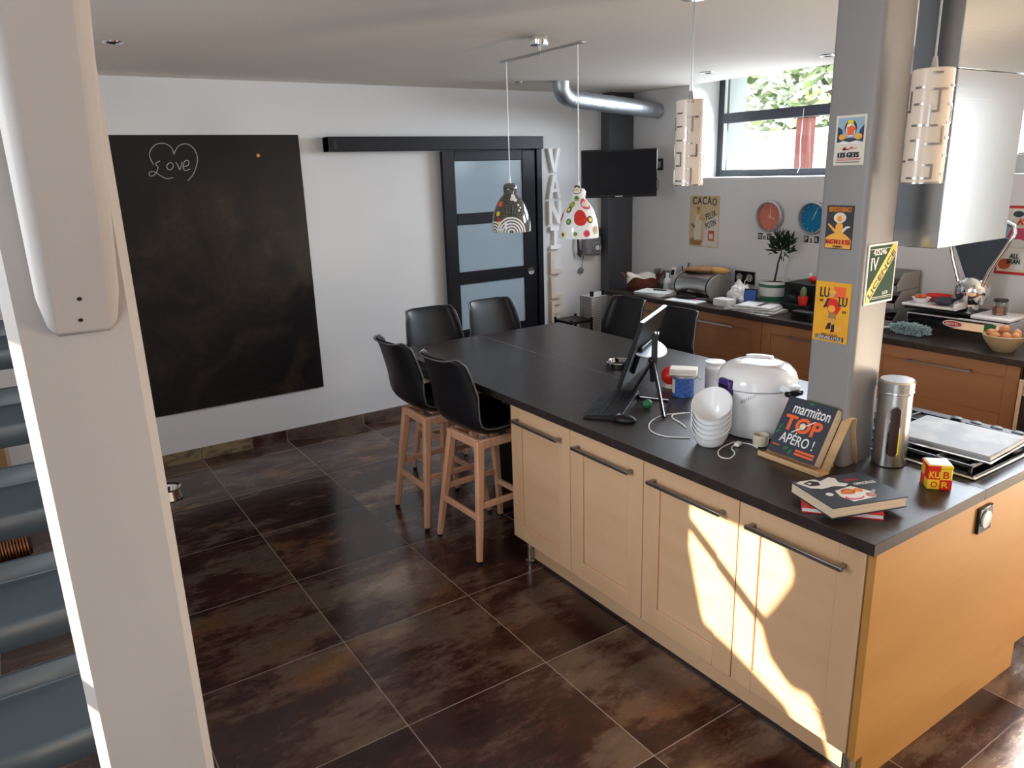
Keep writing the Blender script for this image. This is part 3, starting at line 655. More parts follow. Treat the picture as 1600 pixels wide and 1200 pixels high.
# signs on the steel column
t = sign('ski_poster_sign', 'small white framed ski resort poster near the column top', 'sign', RX, (1.39, -4.011, 1.996), .106, .153, 'poster_cream', group='small signs on the steel column')
art(t, .106, .153, Z, [('sky_blue', [(.07, .46), (.93, .46), (.93, .95), (.07, .95)]), ('blue_dark', [(.07, .46), (.30, .50), (.22, .72), (.07, .78)]), ('blue_dark', [(.93, .46), (.74, .50), (.80, .70), (.93, .80)]), ('ink', circ(.5, .74, .20, .16)), ('white', circ(.5, .70, .16, .13)), ('orange_red', [(.40, .60), (.60, .60), (.66, .74), (.56, .80), (.38, .76)]), ('yellow', [(.36, .78), (.52, .84), (.60, .82), (.56, .90), (.42, .90)]), ('poster_amber', circ(.25, .57, .12, .06)), ('poster_amber', circ(.78, .57, .12, .06)), ('slate', circ(.5, .49, .24, .06)), ('white', [(.07, .43), (.93, .43), (.72, .49), (.5, .46), (.3, .49)]),
  ('red', [(.10, .125), (.90, .125), (.90, .135), (.10, .135)]), ('red', [(.10, .10), (.90, .10), (.90, .108), (.10, .108)]), ('ink', [(.10, .055), (.86, .055), (.86, .068), (.10, .068)]), ('red', [(.28, .31), (.75, .34), (.75, .35), (.28, .32)]), ('red', [(.30, .35), (.33, .30), (.36, .37), (.45, .31), (.60, .37), (.62, .36), (.45, .30)])])
text('LES GETS', t, 'ink', 0, -.045, .072, .016, Z, .006, .025)
t = sign('vermouth_sign', 'small black and orange vermouth sign with a hatted figure on the column', 'sign', RX, (1.39, -3.999, 1.722), .097, .142, 'ink', group='small signs on the steel column')
art(t, .097, .142, Z, [('poster_amber', [(.02, .02), (.98, .02), (.98, .22), (.85, .30), (.72, .36), (.3, .36), (.12, .30), (.02, .24)]), ('poster_amber', [(.35, .34), (.68, .34), (.64, .56), (.56, .62), (.46, .62), (.38, .55)]), ('poster_cream', circ(.51, .72, .23, .12)), ('poster_amber', circ(.51, .70, .10, .08)), ('orange', circ(.51, .68, .06, .05)), ('poster_amber', [(.36, .38), (.20, .48), (.08, .56), (.10, .59), (.24, .52), (.38, .44)]), ('poster_cream', [(.66, .38), (.80, .48), (.92, .51), (.90, .54), (.76, .53), (.64, .45)])])
text('VERMOUTH BIANCO', t, 'orange', 0, .058, .082, .016, Z, .0026, .02); text('MARTINI & ROSSI', t, 'red', 0, -.047, .088, .016, Z, .003, .02); text('TORINO', t, 'ink', .0, -.0625, .035, .006, Z, .003, .02)
t = sign('biscuit_sign', 'large yellow biscuit sign with a figure in a red cape, lowest on the column', 'sign', RX, (1.39, -3.998, 1.438), .132, .205, 'poster_yellow', group='small signs on the steel column')
art(t, .132, .205, Z, [('orange_red', [(.52, .74), (.86, .74), (.86, .93), (.52, .93)]), ('poster_amber', circ(.66, .24, .18, .05)), ('ink', [(.25, .56), (.36, .73), (.52, .72), (.44, .52), (.36, .58)]), ('bright_red', [(.42, .74), (.62, .72), (.76, .58), (.66, .47), (.44, .46), (.36, .60)]), ('poster_brown', [(.42, .40), (.64, .40), (.62, .50), (.44, .50)]), ('bread', [(.44, .30), (.51, .30), (.51, .40), (.44, .40)]), ('bread', [(.56, .28), (.62, .28), (.62, .40), (.55, .40)]), ('dark_brown', [(.36, .20), (.51, .22), (.51, .32), (.44, .32)]), ('dark_brown', [(.52, .16), (.62, .18), (.62, .30), (.55, .30)]), ('bread', circ(.50, .79, .07, .05)), ('poster_amber', circ(.49, .84, .12, .035)), ('poster_amber', circ(.51, .56, .10, .06)), ('ink', [(.10, .03), (.90, .03), (.90, .10), (.10, .10)])])
text('LU', t, 'ink', -.030, .066, .034, .034, Z, .0034, .01); text('LU', t, 'ink', .040, .040, .030, .032, Z, .0034, .01); text('LO', t, 'ink', -.040, .038, .012, .009, Z, .0034, .01); text('LO', t, 'ink', .048, .006, .012, .009, Z, .0034, .01)
text('BISCUITS', t, 'poster_brown', 0, -.078, .06, .007, Z, .0034, .01); text('LEFEVRE-UTILE', t, 'poster_cream', 0, -.0893, .098, .0115, Z, .0042, .02)
t = sign('licence_sign', 'green white bordered enamel sign with yellow diagonal band on the column side', 'sign', RY, (1.500, -4.09, 1.568), .165, .20, 'letter_white', th=.004)
for k in (0,):
    art(t, .165, .20, .004, [('licence_green', [(.04, .035), (.96, .035), (.96, .965), (.04, .965)]), ('letter_white', [(.07, .91), (.93, .91), (.93, .92), (.07, .92)]), ('letter_white', [(.07, .105), (.93, .105), (.93, .115), (.07, .115)]), ('letter_white', [(.07, .08), (.93, .08), (.93, .086), (.07, .086)]), ('yellow', [(.04, .035), (.04, .21), (.82, .965), (.96, .965), (.96, .80), (.14, .035)])])
text('425246', t, 'letter_white', -.020, .073, .075, .020, .004, .0022, .03); text('IV', t, 'letter_white', -.045, .035, .042, .042, .004, .0022, .015)
text('LICENCE', t, 'ink', .002, -.002, .195, .020, .004, .0024, .03, math.atan2(.20*.76, .165*.82)); text('LOI', t, 'letter_white', .030, -.066, .03, .012, .004, .0022, .03)

# ------------------------------------------------------------------ BACK COUNTER
YC0 = -.46; seams = [-.475, -1.274, -2.125, -2.955, -3.79]
t = thing('kitchen_worktop', 'dark worktop of the long counter under the high window', 'worktop', (0, 0, 0))
MB().box(3.407, XW, -5.4, YC0, .86, .898).build('slab', 'worktop', t, bevel=.003)
for i in range(4):
    ya, yb = seams[i], seams[i+1]
    t = thing('drawer_cabinet', ['brown wood drawer cabinet at the corner end of the back counter', 'brown wood drawer cabinet under the bread bin and white bag', 'brown wood drawer cabinet under the newspapers beside the column', 'brown wood drawer cabinet seen right of the grey column'][i], 'cabinet', (3.43, (ya+yb)/2, 0), 0, 'drawer cabinets of the back counter')
    wd = (ya-yb)/2
    MB().box(.02, .60, -wd+.001, wd-.001, .10, .858).build('carcass', 'alder', t); MB().box(.06, .58, -wd+.001, wd-.001, 0, .10).build('plinth', 'alder', t)
    for za, zb in ((.505, .855), (.105, .50)):
        b = MB(); a = wd-.003; r = .07
        b.box(0, .02, -a, -a+r, za, zb); b.box(0, .02, a-r, a, za, zb); b.box(0, .02, -a+r, a-r, za, za+r); b.box(0, .02, -a+r, a-r, zb-r, zb); b.box(.008, .02, -a+r, a-r, za+r, zb-r)
        dr = b.build('drawer', 'alder', t, bevel=.002)
        h = MB(); zh = zb-.068; h.box(-.034, -.022, -.185, .185, zh-.006, zh+.006)
        for s in (-.17, .17): h.box(-.022, 0, s-.006, s+.006, zh-.006, zh+.006)
        h.build('handle', 'steel' if i == 1 else 'handle_steel', dr, bevel=.002)
t = thing('built_in_oven', 'stainless edged built in oven at the right end of the back counter', 'oven', (3.41, -4.1, 0))
MB().box(.02, .58, -.295, .295, .10, .858).build('oven_body', 'dark_steel', t); MB().box(0, .02, -.27, .295, .14, .70).build('oven_door', 'black_gloss', t)
MB().box(-.012, .02, .277, .297, .10, .80).build('side_trim', 'steel', t); MB().box(0, .02, -.295, .276, .71, .855).build('control_panel', 'steel', t)
b = MB(); b.cyl((-.04, -.24, .66), (-.04, .24, .66), .009); b.build('oven_handle', 'steel', t)
MB().box(.06, .55, -.29, .29, 0, .099).build('oven_plinth', 'alder', t)

# ------------------------------------------------------------------ ISLAND
XF = .975
t = thing('island_worktop', 'large dark brown island worktop with dining overhang', 'worktop', (0, 0, 0))
b = MB(); b.box(.958, 1.5799, -4.476, -1.33, .86, .898); b.build('slab', 'worktop', t, bevel=.0012)
b = MB(); b.box(1.5801, 2.24, -4.476, -1.33, .86, .898); b.build('slab', 'worktop', t, bevel=.0012)
MB().box(1.5792, 1.5808, -3.0, -1.335, .897, .8981).build('joint_strip', 'grout_grey', t, label='pale joint line between the worktop halves')
def shaker(cab, ya, yb, x, flip=1, zt=.857, zb=.16):
    b = MB(); r = .085; f = .020*flip
    X = sorted((x, x+f)); I = sorted((x+.008*flip, x+f))
    b.box(X[0], X[1], ya, ya+r, zb, zt); b.box(X[0], X[1], yb-r, yb, zb, zt)
    b.m = 1; b.box(X[0], X[1], ya+r, yb-r, zb, zb+r); b.box(X[0], X[1], ya+r, yb-r, zt-r, zt); b.box(I[0], I[1], ya+r, yb-r, zb+r, zt-r)
    d = b.build('cabinet_door', ['maple', 'maple_cross'], cab, bevel=.002)
    h = MB(); zh = zt-.068; c = (ya+yb)/2; hw = (yb-ya)/2-.05; hx = sorted((x-.040*flip, x-.028*flip)); px = sorted((x-.028*flip, x))
    h.box(hx[0], hx[1], c-hw, c+hw, zh-.007, zh+.007)
    for s in (c-hw+.012, c+hw-.012): h.box(px[0], px[1], s-.008, s+.008, zh-.007, zh+.007)
    h.build('handle', 'handle_steel', d, bevel=.002)
D = [-2.604, -3.070, -3.530, -3.992, -4.447]
for i, lab in enumerate(('pale maple two door island cabinet next to the bar stools', 'pale maple two door island cabinet with the sun patch, by the end panel')):
    ya, yb = D[2*i+2], D[2*i]
    t = thing('island_cabinet', lab, 'cabinet', (0, 0, 0), 0, 'cabinets on the sunny side of the island')
    MB().box(XF+.021, 1.55, ya+.001, yb-.001, .15, .859).build('carcass', 'maple', t)
    for j in (0, 1): shaker(t, D[2*i+j+1]+.002, D[2*i+j]-.002, XF)
    MB().box(1.07, 1.085, ya+(.016 if i else 0), yb-.0005, .012, .1495).build('plinth', 'maple_cross', t)
    MB().box(1.066, 1.084, ya+(.016 if i else 0), yb-.0005, 0, .012).build('plinth_seal', 'dark_steel', t)
t = thing('island_cabinet', 'cabinet run on the far side of the island facing the back counter', 'cabinet', (0, 0, 0), 0)
MB().box(1.56, 2.19, -4.43, -2.606, .15, .859).build('carcass', 'maple', t)
for a, c in ((-4.43, -3.83), (-3.828, -3.22), (-3.218, -2.61)): shaker(t, a+.002, c-.002, 2.211, -1)
MB().box(2.10, 2.115, -4.43, -2.61, 0, .149).build('plinth', 'maple_cross', t)
t = thing('island_end_panel', 'wood end panel closing the island, coloured by warm bounce light', 'panel', (0, 0, 0))
MB().box(XF+.002, 2.235, -4.474, -4.450, .15, .859).build('side_panel', 'maple_warm_lit', t, bevel=.001)
MB().box(1.07, 2.085, -4.448, -4.434, 0, .149).build('plinth', 'maple_warm_lit', t)
for (x, y, lab) in ((1.045, -2.64, 'round grey cabinet foot below the first island door'), (1.02, -4.425, 'bright metal cabinet foot at the sunny island corner'), (2.13, -4.40, 'grey cabinet foot at the far end of the end panel')):
    t = thing('cabinet_foot', lab, 'foot', (x, y, 0), 0, 'adjustable feet of the island')
    MB().lathe([(.022, 0), (.024, .01), (.013, .014), (.013, .145), (.022, .149)], 18).build('stem', 'steel', t)
t = thing('table_pedestal', 'black support panel under the dining overhang of the island', 'panel', (0, 0, 0))
MB().box(1.44, 1.74, -2.60, -1.68, 0, .859).build('pedestal', 'black_plastic', t, bevel=.003)
t = thing('wall_socket', 'white square socket on the black support under the table', 'socket', (1.44, -1.80, .62), rot=RX)
MB().box(-.04, .04, -.04, .04, .0003, .012).build('cover_plate', 'white_plastic', t, bevel=.003); MB().lathe([(.02, .012), (.02, .0135), (0, .0135)], 20).build('outlet', 'bin_grey', t)

# ------------------------------------------------------------------ BAR STOOLS (front = +X)
def make_stool():
    t = thing('bar_stool', 'x', 'stool')
    prof = [(.225, .655, .185), (.215, .672, .205), (.16, .676, .222), (.08, .668, .225), (0, .660, .226), (-.08, .658, .226), (-.14, .668, .224), (-.185, .700, .222), (-.212, .755, .219), (-.230, .83, .214), (-.246, .89, .208), (-.262, .95, .200), (-.276, 1.0, .192), (-.290, 1.042, .182), (-.303, 1.066, .168), (-.312, 1.072, .150)]
    rows = []; nu = 13
    for i, (x, z, hw) in enumerate(prof):
        back = min(max((i-6)/4, 0), 1); row = []
        for j in range(nu):
            u = -1+2*j/(nu-1); a = abs(u)
            row.append((x+back*(.075*a**2.6)-(.02*a*a if i >= 14 else 0), hw*math.sin(u*PI/2*.94)/math.sin(PI/2*.94), z+(1-back)*.055*a**3+(.010*a*a if i >= 14 else 0)-(0.004 if i == 15 else 0)))
        rows.append(row)
    b = MB(); b.grid(rows); shell = b.build('shell', 'black_plastic', t, solid=-.014, sub=1, smooth=70)
    # padded lining
    b = MB(); b.grid([[(p[0]+(.006 if i > 7 else 0), p[1]*.94, p[2]+(.010 if i < 9 else .002)) for p in r] for i, r in enumerate(rows[1:15])]); b.build('seat_pad', 'black_leather', t, solid=.010, sub=1, smooth=70)
    # rim edging
    rim = [r[0] for r in rows] + rows[-1][1:-1] + [r[-1] for r in rows[::-1]] + rows[0][1:-1][::-1]
    b = MB(); b.tube([(p[0]-.004, p[1], p[2]) for p in rim], .0045, 6, closed=True); b.build('rim', 'grey_edge', t, smooth=70)
    for sx in (1, -1):
        for sy in (1, -1):
            b = MB(); b.beam((sx*.130, sy*.130, .634), (sx*.205, sy*.20, 0.012), .05, .036, .030, .028, side=(0, 1, 0))
            lg = b.build('leg', 'beech', t, bevel=.007)
            MB().cyl((sx*.2055, sy*.2005, 0), (sx*.205, sy*.20, .012), .013).build('foot_cap', 'black_plastic', lg)
    b = MB(); z = .614
    for s in (1, -1):
        b.beam((s*.135, -.135, z), (s*.135, .135, z), .026, .05); b.beam((-.135, s*.135, z), (.135, s*.135, z), .026, .05)
    b.box(-.07, .07, -.07, .07, .625, .644); b.build('seat_frame', 'beech', t, bevel=.006)
    lx = lambda z: .205-.075*z/.645
    for s in (1, -1):
        z = .235; b = MB(); b.beam((s*lx(z), -lx(z), z), (s*lx(z), lx(z), z), .020, .032); b.build('stretcher', 'beech', t, bevel=.004)
        z = .300; b = MB(); b.beam((-lx(z), s*lx(z), z), (lx(z), s*lx(z), z), .020, .032); b.build('stretcher', 'beech', t, bevel=.004)
    return t
stool = make_stool()
G = 'bar stools around the island table'
spots = [(1.02, -2.30, 2, 'black shell bar stool with beech legs nearest the island cabinet doors'),
         (.99, -1.81, -1, 'black shell bar stool beside the nearest one, closer to the chalkboard'),
         (1.345, -1.335, -90, 'black bar stool at the table end, backed by the bare white wall'),
         (1.825, -1.335, -88, 'black bar stool at the table end, backed by the frosted door'),
         (2.30, -1.69, 176, 'black bar stool on the far table side below the television'),
         (2.24, -2.22, 180, 'black bar stool on the far table side, half hidden by the monitor')]
for i, (x, y, a, lab) in enumerate(spots):
    o = stool if i == 0 else copy_tree(stool)
    o.location = (x, y, 0); o.rotation_euler = (0, 0, R(a)); tag(o, lab, 'stool', G)

# ------------------------------------------------------------------ PENDANT LAMPS
t = thing('twin_pendant_lamp', 'chrome bar lamp hanging two patterned bell shades over the table', 'lamp', (1.48, -2.20, H))
MB().lathe([(.0, -.04), (.045, -.04), (.048, -.03), (.048, 0), (0, 0)], 32).build('ceiling_plate', 'chrome', t)
b = MB(); b.beam((.006, .36, -.075), (-.006, -.36, -.075), .022, .012); b.cyl((0, 0, -.04), (0, 0, -.085), .008); b.build('bar', 'steel', t, bevel=.003)
BELL = [(r, z*.83) for r, z in [(.0735, 0), (.0735, .0001), (.074, .02), (.072, .05), (.066, .085), (.055, .12), (.042, .145), (.030, .160), (.024, .170), (.026, .185), (.026, .200), (.020, .212), (.006, .216)]]
def bell_r(z):
    for (r0, z0), (r1, z1) in zip(BELL[1:], BELL[2:]):
        if z0 <= z <= z1: return r0+(r1-r0)*(z-z0)/(z1-z0) if z1 > z0 else r0
    return .02
def decal(b, K, th, z, r, mi, r_in=0, lift=.0008, a0=0, a1=360):
    n = 20; P = []
    for rr in (r, r_in):
        for k in range(n+1):
            a = R(a0+(a1-a0)*k/n); zz = z+rr*math.sin(a); 
            zz = max(zz, .0005); q = bell_r(zz/K)*K; tt = th+rr*math.cos(a)/max(bell_r(z/K)*K, .02)
            P.append(((q+lift)*math.cos(tt), (q+lift)*math.sin(tt), zz))
    b.m = mi+1; b.add(P, [(k, k+1, n+1+k+1, n+1+k) for k in range(n)])
def bell(y, zb, K, mats, fn, label, cordm):
    s = MB(); s.lathe([(r*K-(.004 if i == 0 else 0), z*K) for i, (r, z) in enumerate(BELL)], 48, caps=False); s.lathe([(r*K-.004, z*K) for r, z in BELL[1:-1]], 48, caps=False)
    fn(s, K); sh = s.build('shade', mats, t, label=label); sh.location = (0, y+2.20, zb-H)
    MB().tube([(0, y+2.20, zb-H+.212*.83*K), (0, y+2.20, -.075)], .0028, 6).build('cord', cordm, t)
    MB().cyl((0, y+2.2, zb-H+.21*.83*K), (0, y+2.2, zb-H+.245*.83*K), .009, .004).build('cord_grip', 'white', t)
vd = math.atan2(CAM.y+2.2, CAM.x-1.48)      # the side of the shades that faces the stairs
def dots(b, K):
    px = lambda u: vd + u      # angle offset, + = picture left ... right is negative direction
    for u, z, r, cs in ((-.02, .095, .021, (1, 1, 1)), (-.55, .145, .0, ()), (.70, .14, .012, (4, 4, 2)), (-.62, .142, .020, (3, 2)), (.78, .120, .011, (5, 0, 2)), (.55, .095, .0, ()), (-.05, .082, .024, (1, 6, 1)), (-.62, .078, .013, (5, 0, 2)), (.62, .072, .011, (7, 4)), (.22, .022, .012, (2, 7, 4)), (-.35, .022, .013, (3, 1)), (.95, .018, .010, (0, 5)), (-.95, .035, .016, (4, 3)), (.35, .165, .010, (4, 7)), (.35, .200, .016, (5, 2, 3)), (1.5, .09, .018, (1, 3)), (-1.6, .09, .018, (7, 4)), (2.3, .06, .02, (1, 2)), (-2.4, .07, .02, (0, 5)), (3.1, .09, .02, (3, 4))):
        for k, c in enumerate(cs): decal(b, K, vd-u, z*K*.87, r*K*(1-.42*k), c, 0, .0012+.0008*k)
def waves(b, K):
    for cu, cz, r0 in ((0.05, .0, .058), (-.95, .0, .042), (1.9, 0, .05), (-2.6, .0, .05)):
        for k in range(5):
            decal(b, K, vd+cu, .0005+cz, (r0-k*.0105)*K, 0, (r0-.0062-k*.0105)*K, .0012, 0, 180)
    for u, z, r, c in ((.30, .125, .008, 0), (.45, .12, .008, 0), (.38, .132, .008, 0), (.20, .122, .007, 0), (-.75, .105, .010, 1), (-.75, .07, .009, 2), (-.62, .048, .008, 3), (-.6, .035, .009, 2), (.6, .10, .004, 0), (.7, .09, .004, 0), (.55, .08, .004, 0)): decal(b, K, vd+u, z*K, r*K, c, 0, .0012)
zl1 = at(803, 362, x=1.48).z; zl2 = at(903, 371, x=1.48).z
bell(-1.90, zl1, 1.48, ['dashed_black', 'white', 'orange_red', 'yellow', 'red'], waves, 'black dashed shade with white arcs', 'white')
bell(-2.51, zl2, 1.34, ['white_gloss', 'yellow', 'red', 'cream_dot', 'pink', 'lime', 'dark_brown', 'bright_red', 'green'], dots, 'white shade with coloured dots', 'white')

def tube_lamp(label, y, zb, zt, seed):
    t = thing('cylinder_pendant_lamp', label, 'lamp', (1.48, y, zb), 0, 'cylinder pendant lamps over the island')
    r = .058; h = zt-zb
    MB().lathe([(r-.004, 0), (r, .0), (r, h-.004), (r-.004, h), (.012, h+.001)], 40).build('shade', 'opal', t)
    b = MB(); rnd = random.Random(seed); n = 40
    def strip(a0, a1, z0, z1):
        k = max(2, int(abs(a1-a0)/.12)); P = []
        for i in range(k+1):
            a = a0+(a1-a0)*i/k
            for z in (z0, z1):
                for q in (r, r+.0022): P.append((q*math.cos(a), q*math.sin(a), z))
        f = []
        for i in range(k):
            o = i*4; f += [(o+1, o+5, o+7, o+3), (o, o+2, o+6, o+4), (o, o+4, o+5, o+1), (o+2, o+3, o+7, o+6)]
        b.add(P, f+[(0, 1, 3, 2), (4*k, 4*k+2, 4*k+3, 4*k+1)])
    sg = .006
    nb = 7; da = 2*PI/nb
    for j in range(nb):
        z = h*.06; a = j*da+.15*(j % 2)
        zs = sorted(rnd.uniform(.05, .95)*h for _ in range(6))
        zs = [(.02+.155*k+(.04 if j % 2 else 0)+rnd.uniform(-.02, .02))*h for k in range(7)]
        for k, z in enumerate(zs):
            if z > h-.01: continue
            strip(a, a+da*(.55 if (j+k) % 3 else .95), z, z+sg)
            if k < 6 and zs[k+1] < h-.01 and (j+k) % 2 == 0:
                aa = a+da*(.55 if (j+k) % 3 else .95)-.05; strip(aa-.05, aa+.05, z, zs[k+1])
    strip(0, 2*PI, 0, .004)
    b.build('chrome_fretwork', 'fretwork', t)
    MB().tube([(0, 0, h), (0, 0, H-zb)], .0035, 8).build('cord', 'clear_glass' if False else 'silver', t)
    MB().cyl((0, 0, h), (0, 0, h+.035), .012, .006).build('cord_grip', 'silver', t)
    MB().lathe([(.05, H-zb-.02), (.05, H-zb), (0, H-zb)], 28).build('ceiling_rose', 'chrome', t)
tube_lamp('cream cylinder pendant with chrome fretwork hanging left of the steel column', -3.235, 1.855, 2.187, 2)
tube_lamp('cream cylinder pendant with chrome fretwork hanging in front of the range hood', -4.205, 1.859, 2.189, 5)

# ------------------------------------------------------------------ RANGE HOOD
HX0, HX1, HY0, HY1, HZ = 1.66, 2.13, -4.185, -4.03, 1.643
t = thing('range_hood', 'tall polished stainless steel box range hood over the hob', 'hood', (0, 0, 0))
b = MB(); b.box(HX0, HX1, HY0, HY1, HZ, 2.20); b.build('hood_body', 'steel_brushed', t, bevel=.002)
b = MB(); b.box(HX0+.003, HX1-.003, HY0+.003, HY1-.003, 2.202, H); b.build('chimney', 'steel_brushed', t, bevel=.002)
MB().box(HX0+.03, HX1-.03, HY0+.03, HY1-.03, HZ-.004, HZ).build('grease_filter', 'dark_steel', t)

# ------------------------------------------------------------------ HOB AND TRAY
ZW = .898
t = thing('gas_hob', 'black gas hob with steel rim set into the island', 'hob', (1.89, -4.13, ZW))
b = MB(); b.box(-.272, .272, -.292, .292, .0003, .010); b.build('steel_rim', 'steel', t, bevel=.004)
MB().box(-.262, .262, -.282, .282, .010, .013).build('hob_glass', 'black_gloss', t)
for x, y in ((-.13, -.15), (-.13, .15), (.09, -.15), (.09, .15)):
    b = MB(); b.lathe([(.055, .013), (.05, .022), (.03, .026), (0, .026)], 24, (x, y, 0)); b.build('burner', 'dark_steel', t)
for y in (-.145, .145):
    b = MB()
    for k in (-.115, 0, .115): b.beam((-.24, y+k, .034), (.19, y+k, .034), .010, .010)
    for x in (-.24, -.13, -.02, .09, .19): b.beam((x, y-.12, .034), (x, y+.12, .034), .010, .010); 
    for x in (-.24, .19):
        for k in (-.115, .115): b.beam((x, y+k, .013), (x, y+k, .034), .010, .010, side=(1, 0, 0))
    b.build('pan_support', 'dark_steel', t)
for k in range(4):
    b = MB(); b.lathe([(.022, .013), (.021, .035), (.015, .038), (0, .038)], 20, (.232, -.20+k*.075, 0)); b.build('knob', 'black_plastic', t)
t = thing('baking_tray', 'worn grey baking tray lying upside down across the gas hob', 'tray', (1.855, -4.235, ZW+.0395), R(3))
b = MB(); b.box(-.15, .15, -.175, .175, .0, .022); b.build('tray', 'tray_enamel', t, bevel=.006)
b = MB(); b.tube([(-.155, -.18, .002), (.155, -.18, .002), (.155, .18, .002), (-.155, .18, .002)], .005, 6, closed=True); b.build('rolled_edge', 'steel', t)

# ------------------------------------------------------------------ THINGS ON THE ISLAND
CAMROT = R(-60)     # local -Y looks to the stairs
t = thing('steel_canister', 'tall brushed steel canister with oval window beside the column', 'canister', (1.555, -4.16, ZW), CAMROT)
RC = .055; b = MB(); b.lathe([(RC-.003, 0), (RC, .004), (RC, .262), (RC-.003, .265)], 48); b.build('body', 'steel', t)
MB().lathe([(RC-.004, .265), (RC+.002, .268), (RC+.003, .302), (RC-.002, .309), (0, .310)], 48).build('lid', 'steel', t)
b = MB(); b.lathe([(RC+.0035, .262), (RC+.004, .266), (RC+.0035, .269)], 48); b.build('seal_ring', 'chrome', t)
def slot(b, hw, z0, z1, lift, hole=None):
    P = []; n = 12
    for k in range(n+1): a = PI*k/n; P.append((hw*math.cos(a), z1-hw+hw*math.sin(a)))
    for k in range(n+1): a = PI+PI*k/n; P.append((hw*math.cos(a), z0+hw+hw*math.sin(a)))
    return [((RC+lift)*math.sin(x/RC+.12), -(RC+lift)*math.cos(x/RC+.12), z) for x, z in P]
b = MB(); o_, i_ = slot(b, .019, .04, .225, .0012), slot(b, .015, .044, .221, .0012); n = len(o_)
b.add(o_+i_, [(k, (k+1) % n, n+(k+1) % n, n+k) for k in range(n)]); b.build('window_frame', 'chrome', t)
b = MB(); q = slot(b, .0152, .044, .221, .0007); nq = len(q)//2
b.add(q, [(k, k+1, len(q)-2-k, len(q)-1-k) for k in range(nq-1)]); b.build('window_glass', 'dark_brown', t)

t = thing('bouillon_tin', 'red and yellow lettered cube tin at the island corner', 'tin', (1.487, -4.362, ZW), R(-47)); t.scale = (1.16, 1.16, 1.14)
b = MB(); b.box(-.031, .031, -.031, .031, 0, .062); b.build('tin_body', 'yellow', t, bevel=.003)
b = MB(); b.box(-.032, .032, -.032, .032, .0625, .073); b.build('tin_rim', 'yellow', t, bevel=.003)
b = MB(); b.box(-.028, .028, -.028, .028, .073, .0745); b.build('tin_lid', 'white_gloss', t, bevel=.003)
b = MB(); e = .0004
b.box(-.0315, 0, -.0316, -.031, .031, .0625); b.box(0, .0315, -.0316, -.031, 0.001, .031); b.box(-.0316, -.031, -.0315, 0, .031, .0625); b.box(-.0316, -.031, 0, .0315, .001, .031)
b.box(-.0325, 0, -.0326, -.032, .0625, .072); b.box(-.0326, -.032, -.0325, .0325, .0625, .072); b.build('red_quarter', 'bright_red', t)
Tf = lambda side: (Matrix(((1, 0, 0, 0), (0, 0, -1, -.0318), (0, 1, 0, .031), (0, 0, 0, 1))) if side == 0 else Matrix(((0, 0, -1, -.0318), (-1, 0, 0, 0), (0, 1, 0, .031), (0, 0, 0, 1))))
for sd_ in (0, 1):
    text('KU', t, 'yellow', -.0145, .0145, .027, .020, 0, .0006, .03, T=Tf(sd_)); text('B', t, 'bright_red', .0150, .0145, .016, .020, 0, .0006, .03, T=Tf(sd_))
    text('O', t, 'bright_red', -.0140, -.0145, .017, .018, 0, .0006, .03, T=Tf(sd_)); text('R', t, 'yellow', .0140, -.0145, .017, .018, 0, .0006, .03, T=Tf(sd_))

# two books lying down
def orient(p, q): return math.atan2(q.y-p.y, q.x-p.x)
t = thing('red_book', 'red book lying under the black cookbook at the island corner', 'book', (1.115, -4.262, ZW), R(-52), 'books lying at the island corner')
b = MB(); b.box(-.115, .115, -.085, .085, .0, .003); b.box(-.115, .115, -.085, .085, .015, .018); b.box(-.115, .115, .083, .085, .003, .015); b.build('cover', 'red', t)
MB().box(-.113, .113, -.083, .083, .003, .015).build('pages', 'page_white', t)
pa, pb_, pc = at(1302, 793, z=.955), at(1422, 774, z=.955), at(1238, 752, z=.955)
ang = orient(pa, pb_); L1 = (pb_-pa).length; L2 = (pc-pa).length
t = thing('cookbook', 'thick black cookbook with a white apron and food pictures lying on the red book', 'book', (pa.x, pa.y, ZW+.0185), ang, 'books lying at the island corner')
L1, L2, TH = .262, .205, .036
b = MB(); b.box(0, L1, 0, L2, 0, .003); b.box(0, L1, 0, L2, TH-.003, TH); b.box(0, L1, L2-.003, L2, .003, TH-.003); b.build('cover', 'slate', t)
MB().box(.002, L1-.004, .003, L2-.003, .003, TH-.003).build('pages', 'page', t)
b = MB(); ms = ['white', 'ink', 'food_red', 'orange', 'pink', 'silver']
def pl(mi, pts, k): b.m = mi; b.prism([(x*L1, y*L2) for x, y in pts], TH, TH+.0004+.0002*k)
pl(0, [(.03, .93), (.10, .70), (.22, .62), (.40, .66), (.52, .60), (.60, .66), (.52, .76), (.56, .90), (.50, .97), (.34, .88), (.30, .97), (.1, .97)], 0); pl(1, [(.10, .88), (.14, .76), (.26, .74), (.30, .86), (.22, .94)], 1); pl(0, circ(.17, .85, .025, .03), 2)
pl(0, [(.32, .50), (.58, .58), (.72, .30), (.66, .14), (.34, .10), (.28, .30)], 0); pl(4, circ(.42, .22, .12, .08), 1); pl(0, circ(.44, .25, .1, .07), 2); pl(2, circ(.45, .42, .09, .09), 3); pl(3, circ(.45, .42, .05, .05), 4); pl(3, circ(.59, .42, .05, .07), 3); pl(2, circ(.64, .22, .06, .07), 3); pl(3, circ(.36, .38, .03, .03), 5)
pl(0, circ(.20, .42, .045, .055), 0); pl(5, [(.60, .20), (.64, .18), (.78, .34), (.75, .37)], 5)
b.build('cover_picture', ms, t)
text('OFFICIELLE', t, 'white', L1*.80, L2*.62, .075, .016, TH, .0008, .02, R(0)); text('APERO', t, 'red', L1*.70, L2*.78, .045, .014, TH, .0008, .02, 0)

